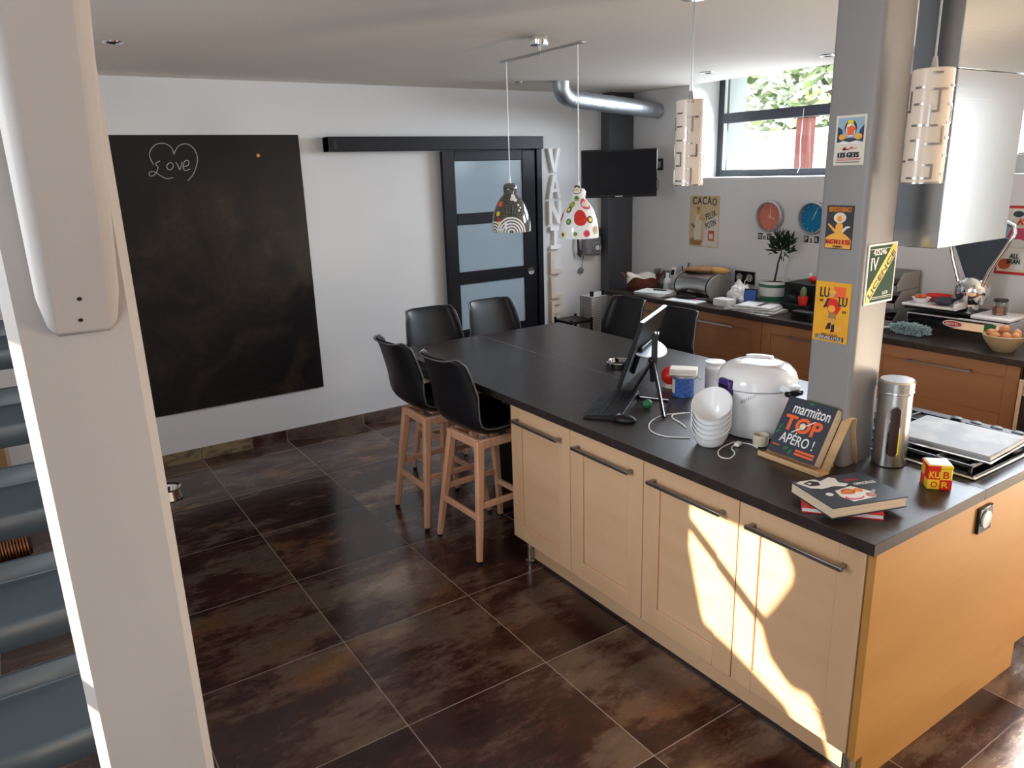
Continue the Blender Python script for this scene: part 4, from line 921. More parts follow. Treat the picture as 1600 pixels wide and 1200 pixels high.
# cookbook on its bent plywood stand
base = Vector((1.26, -3.965, ZW)); dirr = (at(1285, 740, z=.91)-at(1187, 704, z=.91)); dirr.z = 0; sa = math.atan2(dirr.y, dirr.x); sw = dirr.length
t = thing('book_stand', 'bent plywood book stand in front of the steel column', 'stand', (base.x, base.y, ZW), sa)
lean = R(30); sn, cs = math.sin(lean), math.cos(lean)
b = MB(); W2_ = .132
prof = [(-.002, .016), (-.004, .004), (0, 0), (.03, 0)]
b.box(-W2_, W2_, -.004, .046, .0005, .008); b.box(-W2_, W2_, -.010, -.004, .0005, .020); b.build('ledge', 'plywood', t, bevel=.002)
b = MB(); pr = [(.046, .004), (.046+.195*sn, .195*cs+.004), (.046+.205*sn+.008, .203*cs), (.046+.205*sn+.020, .200*cs), (.165, .14), (.195, .0045)]
b.grid([[(x, y, z) for y, z in pr] for x in (-W2_, W2_)]); b.build('back_support', 'plywood', t, solid=.006, smooth=30)
tb = thing('recipe_book', 'dark slate recipe book standing on the plywood stand', 'book', (base.x, base.y, ZW), sa)
T = Matrix.Translation((0, .004, .0325)) @ Matrix.Rotation(-lean, 4, 'X')      # book plane: local x along, z up, -y front
bw, bh, bt = .100, .212, .046
b = MB(); b.T = T; b.box(-bw, bw, 0, .0025, 0, bh); b.box(-bw, bw, bt-.0025, bt, 0, bh); b.box(-bw, -bw+.0025, .0025, bt-.0025, 0, bh); b.build('cover', 'slate', tb)
b = MB(); b.T = T; b.box(-bw+.003, bw-.003, .0025, bt-.0025, .002, bh-.002); b.build('pages', 'page', tb)
TB = T @ Matrix(((1, 0, 0, 0), (0, 0, -1, 0), (0, 1, 0, 0), (0, 0, 0, 1)))
text('marmiton', tb, 'white', .012, .174, .15, .038, 0, .0006, .02, R(0), T=TB); text('TOP', tb, 'orange_red', -.002, .118, .155, .058, 0, .0008, .06, T=TB); text('APÉRO !', tb, 'white', .0, .066, .140, .046, 0, .0006, .015, T=TB)
b = MB(); b.T = TB; b.box(.010, .088, .024, .032, 0, .0006); b.box(.010, .088, .012, .020, 0, .0006); b.box(-.09, -.06, .026, .030, 0, .0005); b.m = 1
for cx, cy, a in ((.0, .203, .2), (-.085, .095, 1.2), (-.088, .075, .6), (-.03, .026, .4), (-.01, .016, 1.0)):
    b.prism([(cx+x*math.cos(a)-y*math.sin(a), cy+x*math.sin(a)+y*math.cos(a)) for x, y in ((-.014, 0), (0, .006), (.014, 0), (0, -.006))], 0, .0006)
b.m = 2; b.prism(circ(0, .116, .012), .0008, .0014); b.m = 3; b.prism([(-.035, .086), (.04, .146), (.042, .143), (-.033, .083)], .0008, .0012)
b.build('cover_picture', ['orange_red', 'green', 'cream_dot', 'white'], tb)
t = thing('yellow_tin', 'low round yellow tin under the plywood book stand', 'tin', (1.365, -4.075+.03, ZW)); b = MB(); b.lathe([(.022, 0), (.022, .022), (.0225, .022), (.0225, .028), (0, .028)], 28); b.build('tin', 'yellow', t)

# multicooker
t = thing('multicooker', 'white rounded multicooker with steel lid top and purple latch', 'cooker', (1.470, -3.645, ZW), CAMROT)
b = MB(); b.lathe([(.100, 0), (.122, .004), (.132, .03), (.140, .09), (.147, .15), (.150, .188), (.148, .196)], 56); b.build('body', 'white_gloss', t)
LID = [(.150, .197), (.154, .202), (.153, .224), (.144, .250), (.124, .272), (.09, .287), (.045, .294), (0, .2955)]
b = MB(); b.lathe(LID, 56); b.build('lid', 'white_gloss', t)
def lid_z(r):
    for (r0, z0), (r1, z1) in zip(LID[1:], LID[2:]):
        if r1 <= r <= r0: return z0+(z1-z0)*(r0-r)/(r0-r1)
    return .2955
def lid_patch(cx, cy, rx, ry, lift, name, m, ang=0, n=28, k=6):
    b = MB(); v = []; f = []
    for i in range(k+1):
        for j in range(n):
            a = 2*PI*j/n; x, y = rx*i/k*math.cos(a), ry*i/k*math.sin(a); x, y = cx+x*math.cos(ang)-y*math.sin(ang), cy+x*math.sin(ang)+y*math.cos(ang)
            v.append((x, y, lid_z(math.hypot(x, y))+lift))
    for i in range(k):
        for j in range(n): f.append((i*n+j, i*n+(j+1) % n, (i+1)*n+(j+1) % n, (i+1)*n+j))
    b.add(v, f); b.build(name, m, t, smooth=60)
lid_patch(.035, -.030, .095, .050, .0016, 'lid_plate', 'steel', .1)
lid_patch(-.065, -.075, .034, .026, .0030, 'control_button', 'white_plastic', -.6)
b = MB(); b.lathe([(.055, .292), (.052, .302), (.034, .305), (0, .3055)], 32, sq=.5); b.v = [(x, y+.035, z) for x, y, z in b.v]; b.build('steam_cap', 'white_gloss', t)
TL = Matrix.Rotation(-.70, 4, 'Z')
b = MB(); b.T = TL; b.prism([(-.036, -.140), (.036, -.140), (.034, -.166), (-.034, -.166)], .172, .236); b.build('latch', 'purple', t, bevel=.008)
b = MB(); b.T = TL; b.box(-.026, .026, -.1675, -.164, .205, .215); b.build('latch_slot', 'black_plastic', t)
TH_ = Matrix.Rotation(-.62, 4, 'Z')
b = MB(); b.T = TH_; b.box(.135, .192, -.034, .034, .200, .228); b.build('handle', 'white_gloss', t, bevel=.009); b = MB(); b.T = TH_; b.box(.168, .202, -.037, .037, .188, .214); b.build('handle_grip', 'black_gloss', t, bevel=.009)
b = MB()
for k in range(9):
    a = -2.0+k*.045; b.beam((.1485*math.cos(a+.2), .1485*math.sin(a+.2), .150+.004*k), (.149*math.cos(a+.2), .149*math.sin(a+.2), .164+.004*k), .001, .003)
b.build('vent_slit', 'black_plastic', t)
b = MB(); b.lathe([(.1512, .1955), (.1522, .197), (.1512, .1985)], 56, caps=False); b.build('seam_ring', 'silver', t)

# stacked slanted bowls
BR = .074
labs = ['lowest white bowl of the slanted stack before the multicooker', 'second white bowl from the bottom of the slanted stack', 'middle white bowl of the slanted stack before the multicooker', 'fourth white bowl from the bottom of the slanted stack', 'topmost open white bowl of the slanted stack before the multicooker']
base_p = Vector((1.212, -3.645, ZW))
def bowl_mesh():
    n = 44; th = R(0); rows = []
    prof = [(.62, 0), (.78, .02), (.92, .045), (1.0, .075)]
    def ring(s, off):
        out = []
        for j in range(n):
            a = 2*PI*j/n
            # rim plane: high at the back (+y), low at the front (-y)
            top = .084+.046*math.sin(a)-.010*math.cos(a)
            zz = s*top; fz = min(zz/.085, 1.25); r = BR*(.62+.38*math.sin(min(fz, 1)*PI/2)**.9)*(1 if fz < 1 else 1+.02*(fz-1)) + (.0022 if s > .93 else 0) - off
            out.append((r*math.cos(a), r*math.sin(a), zz if off == 0 else max(zz, .004)))
        return out
    b = MB(); R_ = [[(0, 0, 0)]*n] + [ring(s, 0) for s in (0, .15, .32, .5, .7, .88, .925, .94, 1)] + [ring(s, .0035) for s in (1, .94, .88, .7, .5, .32, .15, .0)] + [[(0, 0, .004)]*n]
    v = [p for q in R_ for p in q]; f = []
    for i in range(len(R_)-1):
        for j in range(n): a, c = i*n+j, i*n+(j+1) % n; f.append((a, c, c+n, a+n))
    b.add(v, f); return b
b0 = bowl_mesh(); first = None
for k in range(5):
    t = tag(b0.build('bowl', 'white_gloss', smooth=60) if first is None else first.copy(), labs[k], 'bowl', 'stacked white slanted bowls')
    if first is None: first = t
    else: COL.objects.link(t)
    t.location = base_p+Vector((0, 0, (.0195*k+.0005))); t.rotation_euler = (0, 0, CAMROT+R(-15)); 

# cable, candle glass, jar
t = thing('lamp_cable', 'thin white electric cable looping around the bowls with inline switch', 'cable', (0, 0, 0))
pts = [(1070, 645), (1040, 648), (1022, 655), (1014, 664), (1018, 674), (1040, 682), (1078, 684)]
def cable(px, r=.0025, z=.9005, sub=6):
    P = [at(u, v, z=z) for u, v in px]; out = []
    for i in range(len(P)-1):
        p0, p1, p2, p3 = P[max(i-1, 0)], P[i], P[i+1], P[min(i+2, len(P)-1)]
        for k in range(sub):
            s = k/sub; out.append(.5*((2*p1)+(p2-p0)*s+(2*p0-5*p1+4*p2-p3)*s*s+(3*p1-p0-3*p2+p3)*s**3))
    out.append(P[-1]); return MB().tube(out, r, 6)
cable(pts).build('cord', 'white_plastic', t); cable([(1078, 645), (1052, 648), (1052, 654), (1062, 660), (1072, 668)], .003).build('cord', 'white_plastic', t)
cable([(1148, 690), (1130, 698), (1122, 706), (1126, 714), (1140, 716), (1148, 708), (1143, 700), (1152, 692)]).build('cord', 'white_plastic', t); cable([(1158, 692), (1172, 694), (1184, 700)]).build('cord', 'white_plastic', t)
p = at(1153, 694, z=.906); b = MB(); b.T = Matrix.Translation((p.x, p.y, .906)) @ Matrix.Rotation(.3, 4, 'Z'); b.box(-.016, .016, -.010, .010, -.006, .008); b.build('inline_switch', 'white_plastic', t, bevel=.003)
t = thing('candle_glass', 'small cream glass candle holder between multicooker and book stand', 'candle holder', (1.345, -3.775, ZW)); MB().lathe([(.020, 0), (.027, .004), (.030, .025), (.029, .046), (.0265, .046), (.026, .02), (0, .018)], 32).build('cup', 'candle', t)
t = thing('storage_jar', 'pale glass jar with a flat lid behind the multicooker', 'jar', (1.80, -3.14, ZW)); MB().lathe([(.04, 0), (.044, .004), (.044, .105), (.036, .112), (.036, .118)], 36).build('jar_body', 'white_gloss', t); MB().lathe([(.034, .1185), (.040, .123), (.048, .134), (.046, .137), (0, .138)], 36).build('jar_lid', 'white_gloss', t)
t = thing('sugar_pot', 'small low white pot left of the storage jar', 'pot', (1.77, -3.05, ZW)) if False else None
# paint pot, box, red pot, ball, tray
t = thing('paint_pot', 'blue metal paint pot with cream label and wire handle', 'pot', (1.605, -3.125, ZW), CAMROT)
MB().lathe([(.048, 0), (.05, .002), (.05, .088), (.048, .09)], 40).build('pot_body', 'blue', t); MB().lathe([(.0485, .0903), (.0525, .094), (.0525, .102), (.046, .103), (0, .100)], 40).build('pot_lid', 'silver', t)
b = MB(); n = 10
P = [(.0505*math.sin(a), -.0505*math.cos(a), z) for z in (.018, .084) for a in [-1.45+.85*i/n for i in range(n+1)]]; b.add(P, [(i, i+1, n+2+i, n+1+i) for i in range(n)]); b.build('pot_label', 'poster_cream', t)
b = MB(); b.tube([(.053, 0, .085), (.068, .0, .098), (.08, -.01, .094), (.085, -.02, .088)], .0022, 6); b.build('wire_handle', 'steel', t)
t = thing('small_box', 'flat white carton box lying on the blue paint pot', 'box', (1.605, -3.125, ZW+.1033), R(-52)); MB().box(-.062, .062, -.038, .038, 0, .030).build('carton', 'poster_cream', t, bevel=.002)
b = MB(); b.box(-.05, .05, -.0384, -.038, .012, .013); b.box(-.05, .03, -.0384, -.038, .017, .018); b.build('print', 'bin_grey', t)
t = thing('red_timer', 'round red kitchen timer on a pale base behind the paint pot', 'timer', (1.66, -2.99, ZW)); MB().ell((0, 0, .058), (.046, .046, .046)).build('timer_body', 'bright_red', t); MB().lathe([(.034, 0), (.036, .004), (.03, .02), (0, .02)], 28).build('base', 'candle', t)
t = thing('green_ball', 'small green ribbed ball under the monitor stand', 'ball', (1.335, -3.170, ZW+.022)); b = MB(); b.ell((0, 0, 0), (.022, .022, .022)); b.build('ball', 'green', t)
b = MB()
for k in range(3): b.tube([(.0222*math.cos(a*PI/12)*math.cos(k*1.05+.5), .0222*math.cos(a*PI/12)*math.sin(k*1.05+.5), .0222*math.sin(a*PI/12)) for a in range(24)], .0012, 5, closed=True)
b.build('ball_seam', 'black_plastic', t)
t = thing('glass_ashtray', 'dark round glass ashtray behind the monitor', 'ashtray', (1.73, -2.545, ZW)); MB().lathe([(.055, 0), (.07, .004), (.074, .030), (.066, .032), (.058, .014), (0, .010)], 36).build('dish', 'smoked_glass', t)
b = MB(); b.tube([(.069*math.cos(a*PI/16), .069*math.sin(a*PI/16), .032) for a in range(32)], .004, 6, closed=True); b.build('rim', 'chrome', t)

# monitor with folding stand
nt_, nb_ = Vector((1.455, -3.005, 1.25)), Vector((1.385, -2.930, .945)); wd = Vector((.85, .53, 0)).normalized()
vv = (nt_-nb_); vv = (vv-wd*vv.dot(wd)); hh = vv.length; vv.normalize(); nb_ = nb_-vv*.022; hh += .022; nn = vv.cross(wd)
mt = Matrix((wd, nn, vv)).transposed()
t = thing('computer_monitor', 'thin grey computer monitor seen from behind beside the keyboard', 'monitor', nb_, rot=mt.to_euler())
bsgn = 1 if nn.dot(CAM-nb_) > 0 else -1
b = MB(); b.box(0, .47, -.011*0-.010, .010, 0, hh); b.build('casing', 'black_plastic', t, bevel=.003)
MB().box(.012, .458, -bsgn*.0112-.0005, -bsgn*.0112+.0005, .012, hh-.012).build('screen', 'screen', t)
MB().box(.001, .469, -.0085, .0085, hh, hh+.0012).build('top_edge', 'silver', t)
b = MB(); y0_, y1_ = sorted((bsgn*.0105, bsgn*.030)); b.box(.10, .36, y0_, y1_, .06, .20); b.build('back_bulge', 'black_plastic', t, bevel=.008)
sh = [(x, bsgn*y) for x, y in circ(.235, .0105, .165, .105, 24, 0, 180)]
b = MB(); b.prism(sh, .165, .176); b.build('cable_shelf', 'shelf_sky_tint', t)
b = MB(); b.tube([(x, y, .172) for x, y in sh], .0045, 8); b.build('shelf_rim', 'white_gloss', t)
for k, zz in enumerate((.05, .09)):
    MB().box(.42-.15*k, .455-.15*k, *sorted((bsgn*.0103, bsgn*.013)), zz, zz+.03).build('port', 'silver', t)
t = thing('folding_stand', 'black tubular folding stand holding the monitor', 'stand', (0, 0, 0))
hub = at(1020, 563, x=1.46); F1, F2, F3 = at(1037, 652, z=.905), at(1047, 625, z=.905), at(985, 618, z=.905)
b = MB(); b.tube([hub, hub.lerp(F1, .55)+Vector((0, 0, .004)), F1], .008, 10); b.build('leg', 'black_gloss', t)
b = MB(); b.tube([hub, hub.lerp(F3, .5), F3], .007, 10); b.build('leg', 'black_gloss', t)
b = MB(); b.tube([F1, F2], .0075, 10); b.build('foot_bar', 'black_gloss', t); b = MB(); b.tube([F3, F2], .0065, 10); b.build('foot_bar', 'black_gloss', t)
b = MB(); b.ell(hub, (.022, .022, .018)); b.beam(hub+Vector((.01, -.0, .0)), hub+Vector((.03, .02, .115)), .028, .05); b.beam(hub+Vector((.012, .01, -.01)), hub+Vector((.02, .012, -.105)), .022, .035); b.build('clamp', 'black_plastic', t, bevel=.004)
b = MB(); q = hub+Vector((.03, .02, .115)); b.cyl(q, q+Vector((0, 0, .012)), .005); b.cyl(q+Vector((.012, -.006, 0)), q+Vector((.012, -.006, .010)), .005); b.build('knob', 'chrome', t)

K0, K1, K2 = at(911, 652, z=.905), at(950, 604, z=.905), at(962, 647, z=.905)
kx = (K1-K0); kl = .42; ka = math.atan2(kx.y, kx.x)
t = thing('keyboard', 'black computer keyboard in front of the monitor', 'keyboard', (K0.x, K0.y, ZW), ka)
kw = .165
b = MB(); b.add([(0, -kw, 0), (kl, -kw, 0), (kl, 0, 0), (0, 0, 0), (0, -kw, .022), (kl, -kw, .022), (kl, 0, .010), (0, 0, .010)], [(0, 3, 2, 1), (4, 5, 6, 7), (0, 1, 5, 4), (1, 2, 6, 5), (2, 3, 7, 6), (3, 0, 4, 7)]); b.build('keyboard_base', 'black_plastic', t, bevel=.003)
kz = lambda y: .010-.012*y/kw
km = None
for r_ in range(6):
    for c_ in range(16):
        if r_ == 0 and 3 < c_ < 9:
            if c_ != 4: continue
        x = .012+c_*.0250; y = -.012-.0245*r_; wdk = .0215*(5.5 if (r_ == 0 and c_ == 4) else 1)
        if km is None:
            km = MB().box(0, .0215, -.020, 0, 0, .005).build('key', 'black_plastic', t); o = km
        else:
            o = km.copy(); COL.objects.link(o)
        o.location = (x, y, kz(y)-.0005); o.scale = (wdk/.0215, 1, 1)
p = at(976, 655, z=.91); t = thing('computer_mouse', 'black computer mouse beside the keyboard', 'mouse', (p.x, p.y, ZW), ka+R(-100))
b = MB(); b.ell((0, 0, .010), (.052, .030, .022), 24, 14); b.v = [(x, y, max(z, 0.0)) for x, y, z in b.v]; b.build('shell', 'black_plastic', t, smooth=60); MB().cyl((-.026, -.003, .026), (-.026, .003, .026), .008, n=14).build('scroll_wheel', 'bin_grey', t)

# ------------------------------------------------------------------ THINGS ON AND BESIDE THE BACK COUNTER
t = thing('umbrella_bin', 'tall white perforated metal bin in the corner by the grey column', 'bin', (3.435, -.27, 0))
MB().box(-.095, .095, -.085, .085, 0, .83).build('bin_body', 'perforated', t, bevel=.004); 
b = MB(); b.box(-.07, -.05, -.06, -.03, .83, .875); b.box(.05, .07, -.06, -.03, .83, .875); b.build('clip', 'black_plastic', t); MB().box(-.045, .045, -.055, -.045, .8305, .868).build('tag', 'paper', t)
t = thing('black_rack', 'low black metal rack on the floor by the wall letters', 'rack', (3.20, -.27, 0))
b = MB()
for z in (.62, .30, .05): b.box(-.12, .12, -.12, .12, z, z+.022)
b.build('shelf', 'black_plastic', t)
for x in (-.115, .115):
    for y in (-.115, .115): MB().box(x-.008, x+.008, y-.008, y+.008, 0, .66).build('upright', 'black_plastic', t)

ZC = .898
t = thing('wicker_basket', 'dark brown wicker bread basket lined with a cloth at the counter end', 'basket', (3.69, -.635, ZC), R(-40)); t.scale = (.82, .82, .9)
def oval(b, prof, a, c, n=40): b.lathe(prof, n, sq=c/a)
b = MB(); b.lathe([(.13, 0), (.155, .02), (.185, .085), (.19, .115), (.178, .113), (.168, .08), (.14, .02), (0, .015)], 40, sq=.62)
b.v = [(x, y, z+max(0, abs(x)-.12)*.5*(z/.11)) for x, y, z in b.v]; b.build('basket_body', 'wicker', t)
for s in (1, -1): b = MB(); b.tube([(s*.18, -.05, .12), (s*.215, -.04, .155), (s*.225, 0, .165), (s*.215, .04, .155), (s*.18, .05, .12)], .008, 8); b.build('handle', 'wicker', t)
b = MB(); rows = []
for i in range(13):
    row = []
    for j in range(11):
        x = -.17+.30*i/12; y = -.13+.25*j/10; e = (x/.18)**2+(y/.115)**2
        row.append((x, y, .135+.025*math.sin(x*30+y*14)*.6+.018*math.cos(y*40) - (.055*(e-1) if e > 1 else 0)))
    rows.append(row)
b.grid(rows); b.build('cloth_lining', 'cloth', t, solid=.003, smooth=70)
for i, (u, v, r, h, lab) in enumerate(((1002, 440, .032, .15, 'clear drinking glass behind the wicker basket, nearer the column'), (1020, 442, .040, .14, 'clear glass jug between wicker basket and white handset'))):
    t = thing('drinking_glass', lab, 'glass', (3.94, -.56-.11*i, ZC), 0, 'clear glasses by the basket'); MB().lathe([(r*.8, 0), (r, h), (r-.003, h), (r*.75, .006), (0, .006)], 28).build('glass', 'clear_glass', t)
t = thing('cordless_phone', 'white cordless telephone standing in its charger', 'telephone', (3.87, -.80, ZC), R(-80)); b = MB(); b.T = Matrix.Rotation(R(-14), 4, 'X'); b.box(-.024, .024, -.012, .012, .02, .19); b.build('phone_handset', 'white_plastic', t, bevel=.006); b = MB(); b.T = Matrix.Rotation(R(-14), 4, 'X'); b.box(-.017, .017, -.0128, -.012, .12, .165); b.build('display', 'black_gloss', t); MB().box(-.04, .04, -.04, .05, 0, .022).build('charger', 'white_plastic', t, bevel=.006)
t = thing('white_bottle', 'small white pump bottle beside the cordless telephone', 'bottle', (3.79, -.835, ZC)); MB().lathe([(.03, 0), (.033, .005), (.033, .085), (.022, .105), (.012, .112), (.012, .13), (.016, .131), (.014, .150), (0, .152)], 28).build('bottle', 'white_plastic', t); MB().lathe([(.0335, .025), (.0335, .07)], 28, caps=False).build('bottle_label', 'paper_grey', t)
t = thing('pen_holder', 'black pen pot with upright pens next to the bread bin', 'pen pot', (3.91, -.93, ZC)); MB().lathe([(.034, 0), (.036, .10), (.033, .10), (.031, .005), (0, .005)], 24).build('pot', 'black_plastic', t)
for k, (dx, dy, h, mm) in enumerate(((-.015, .01, .21, 'black_plastic'), (.006, .018, .19, 'silver'), (.015, -.008, .235, 'black_plastic'), (-.004, -.015, .22, 'bin_grey'), (.018, .004, .23, 'clear_glass'))): MB().tube([(dx*.6, dy*.6, .008), (dx*1.7, dy*1.7, h)], .0045, 6).build('pen', mm, t)
t = thing('document_pile', 'pile of white papers on the counter in front of the basket', 'papers', (3.58, -.92, ZC), R(10))
for k in range(6): b = MB(); b.T = Matrix.Rotation(R((k*37) % 17-8), 4, 'Z'); b.box(-.11, .11, -.155, .155, .0045*k+.0002, .0045*k+.0042); b.build('sheet', 'paper' if k % 2 else 'paper_grey', t)
t = thing('ballpoint_pen', 'black pen lying on the pile of white papers', 'pen', (3.61, -.93, ZC+.0275), R(-70)); MB().cyl((-.06, 0, .005), (.06, 0, .005), .005, n=10).build('barrel', 'black_plastic', t)
MB().cyl((.06, 0, .005), (.07, 0, .005), .004, .001, n=10).build('nib', 'silver', t)
t = thing('magazine', 'open magazine with dark and pink print in front of the bread bin', 'magazine', (3.55, -1.32, ZC), R(6)); MB().box(-.12, .12, -.15, .15, .0003, .006).build('pages', 'paper', t)
b = MB(); b.box(-.02, .08, -.02, .14, .006, .0066); b.m = 1; b.box(.02, .09, -.12, -.03, .006, .0066); b.m = 2; b.box(-.01, .03, -.07, -.015, .0067, .007); b.build('print', ['ink', 'slate', 'pink'], t)
for k, (x, y, a, lab) in enumerate(((3.60, -1.25, 30, 'dark glasses case lying across the magazine'), (3.62, -1.52, -10, 'black wallet lying right of the magazine'))): o = tag(MB().box(-.045, .045, -.08, .08, .0, .018).build('glasses_case' if k == 0 else 'wallet', 'black_leather', bevel=.006), lab, 'case' if k == 0 else 'wallet'); o.location = (x, y, ZC+(.0072 if k == 0 else 0)); o.rotation_euler = (0, 0, R(a))

t = thing('bread_bin', 'stainless steel roll top bread bin on the back counter', 'bread bin', (3.80, -1.215, ZC), R(4))
P = [(.14, 0), (-.11, 0)] + [(.0+.150*-math.cos(a), .085+.098*math.sin(a)) for a in [-.75+(PI/2+.75)*k/14 for k in range(15)]] + [(.11, .178), (.14, .15)]
XZ = Matrix(((1, 0, 0, 0), (0, 0, 1, 0), (0, 1, 0, 0), (0, 0, 0, 1)))
b = MB(); b.T = XZ; b.prism(P, -.155, .155); b.build('roll_top', 'steel', t, smooth=40)
for s in (-1, 1):
    b = MB(); b.T = XZ; b.prism([(x*1.02, y*1.015) for x, y in P], min(s*.155, s*.164), max(s*.155, s*.164)); b.build('seal', 'black_plastic', t, smooth=40)
    b = MB(); b.T = XZ; b.prism([(x*1.02, y*1.015) for x, y in P], min(s*.164, s*.18), max(s*.164, s*.18)); b.build('end_cheek', 'bin_grey', t, bevel=.005, smooth=40)
MB().box(-.125, -.108, -.153, .153, .0, .016).build('base_rail', 'black_plastic', t)
t = thing('bread_bag', 'brown paper bread bag lying on the bread bin with a pale end', 'bread', (3.83, -1.215, ZC+.1865), R(-84))
b = MB(); secs = [(-.20, .03, .006), (-.14, .075, .018), (-.05, .085, .026), (.04, .07, .026), (.09, .045, .024)]
rows = [[(x, w_*math.cos(a), h_*(1+math.sin(a))) for a in [2*PI*j/18 for j in range(19)]] for x, w_, h_ in secs]; b.grid(rows); b.build('paper_bag', 'kraft', t, smooth=70)
b = MB(); b.ell((.14, 0, .026), (.095, .042, .026)); b.build('loaf', 'bread', t)

t = thing('plastic_bag', 'crumpled white plastic bag standing before the double socket', 'bag', (3.74, -1.66, ZC))
b = MB(); b.ell((0, 0, .062), (.07, .085, .075), 40, 26); b.ell((-.01, -.075, .03), (.065, .07, .036), 30, 18); b.ell((.01, .02, .13), (.022, .03, .035), 20, 12)
def crumple(p):
    q = Vector(p); n1 = noise.turbulence_vector(q*22, 3, True); f = .022*(abs(n1.x)-.35); d = (q-Vector((0, -.03, .05))).normalized()
    q = q+d*f*1.6+n1*.006; return (q.x, q.y, max(q.z, 0))
b.v = [crumple(p) for p in b.v]; b.build('bag', 'white_plastic', t, smooth=25)
o = tag(MB().box(-.05, .05, -.07, .07, 0, .055).build('white_carton', 'white_plastic', bevel=.004), 'small white carton box in front of the plastic bag', 'box'); o.location = (3.56, -1.67, ZC)
t = thing('charger_cable', 'white charging cable running from the double socket', 'cable', (0, 0, 0)); MB().tube([(4.02, -1.42, 1.04), (3.98, -1.44, 1.04), (3.93, -1.50, 1.02), (3.84, -1.56, .97), (3.75, -1.58, .91), (3.70, -1.62, .902)], .003, 6).build('cord', 'white_plastic', t); MB().tube([(4.02, -1.50, 1.04), (3.95, -1.53, 1.03), (3.86, -1.60, .96), (3.80, -1.64, .902)], .003, 6).build('cord', 'white_plastic', t)
t = thing('tablet', 'tablet with a blue screen leaning by the plant pot', 'tablet', (3.68, -1.80, ZC), R(-70)); b = MB(); b.T = Matrix.Rotation(R(-16), 4, 'X'); b.box(-.05, .05, 0, .009, .001, .13); b.build('casing', 'black_plastic', t, bevel=.003); b = MB(); b.T = Matrix.Rotation(R(-16), 4, 'X'); b.box(-.043, .043, -.0012, 0, .012, .12); b.build('screen', 'screen_blue', t)
t = thing('potted_bay_tree', 'small clipped bay tree in a white and green banded pot', 'plant', (3.85, -1.885, ZC))
PP = [(.085, 0), (.088, .004), (.096, .05), (.101, .10), (.107, .155), (.112, .16), (.112, .185), (.104, .185), (.100, .165), (0, .165)]
MB().lathe(PP, 40).build('pot', 'pot_glaze', t)
b = MB()
for za, zb, ra, rb in ((.035, .075, .0945, .0993), (.142, .165, .1072, .1128)): b.lathe([(ra, za), (ra+.0012, za), (rb+.0012, zb), (rb, zb)], 40, caps=False)
b.build('glaze_band', 'pot_green', t); MB().lathe([(.0, .168), (.1005, .1665)], 30).build('soil', 'soil', t)
MB().tube([(0, 0, .16), (.004, -.012, .24), (-.006, -.03, .32), (0, -.05, .40)], [.009, .008, .007, .006], 8).build('stem', 'bark', t)
b = MB(); rnd = random.Random(11)
for k in range(230):
    q = Vector((rnd.gauss(0, 1), rnd.gauss(0, 1), rnd.gauss(0, 1))).normalized(); q = Vector((q.x*.075, q.y*.08, q.z*.085))*rnd.random()**.45 + Vector((0, -.05, .445))
    d = ((q-Vector((0, -.05, .40))).normalized()+Vector((rnd.uniform(-.5, .5), rnd.uniform(-.5, .5), rnd.uniform(-.3, .6)))).normalized(); e = d.cross(Vector((rnd.uniform(-1, 1), rnd.uniform(-1, 1), rnd.uniform(-1, 1)))).normalized(); L = rnd.uniform(.04, .065); n_ = d.cross(e)*.004
    b.add([q, q+d*L*.45+e*L*.16+n_, q+d*L, q+d*L*.45-e*L*.16+n_, q+d*L*.5-n_], [(0, 1, 4), (1, 2, 4), (2, 3, 4), (3, 0, 4)])
b.build('foliage', 'leaf', t)
t = thing('newspaper_pile', 'untidy pile of newspapers on the counter before the plant', 'newspapers', (3.555, -1.98, ZC), R(12))
for k in range(6):
    b = MB(); b.T = Matrix.Translation((.01*math.sin(k*2), .012*math.cos(k*3), 0)) @ Matrix.Rotation(R((k*53) % 23-11), 4, 'Z'); hx, hy = .13-.006*k, .19-.012*k
    rows = [[(x, y, .0075*k+.004+.006*math.sin((y+k)*9)*.5+(.012 if (k > 3 and y > .1) else 0)*0) for x in (-hx, 0, hx)] for y in [-hy+2*hy*i/8 for i in range(9)]]; b.grid(rows); b.build('newspaper', 'paper_grey' if k != 5 else 'paper', t, solid=-.006, smooth=60)
b = MB()
for k in range(4): b.box(-.06+.04*k, -.035+.04*k, -.05, -.02, .0515, .0525)
b.build('headline', 'ink', t)
t = thing('coffee_machine', 'black box shaped coffee machine behind the steel column', 'coffee machine', (3.88, -2.19, ZC))
MB().box(-.13, .13, -.14, .14, 0, .20).build('housing', 'black_plastic', t, bevel=.008); b = MB(); b.cyl((-.131, .06, .12), (-.138, .06, .12), .035); b.m = 1; b.box(-.133, -.1305, -.1, .0, .05, .06); b.build('front_dial', ['black_gloss', 'silver'], t)
MB().box(-.20, -.131, -.12, .12, 0, .06).build('drip_tray', 'black_plastic', t, bevel=.004)
t = thing('cactus', 'small cactus in a red pot in front of the black coffee machine', 'plant', (3.71, -2.245, ZC+.0602)); MB().lathe([(.026, 0), (.032, .03), (.031, .034), (.034, .036), (.035, .062), (.030, .062), (.028, .05), (0, .05)], 28).build('pot', 'bright_red', t); MB().ell((0, 0, .085), (.022, .022, .045)).build('cactus_body', 'leaf_light', t)
t = thing('red_figure', 'small red ornament on top of the black coffee machine', 'ornament', (3.87, -2.21, ZC+.2005)); MB().ell((0, 0, .022), (.03, .04, .022)).build('body', 'bright_red', t); MB().ell((0, .03, .048), (.012, .012, .018)).build('head', 'white', t)
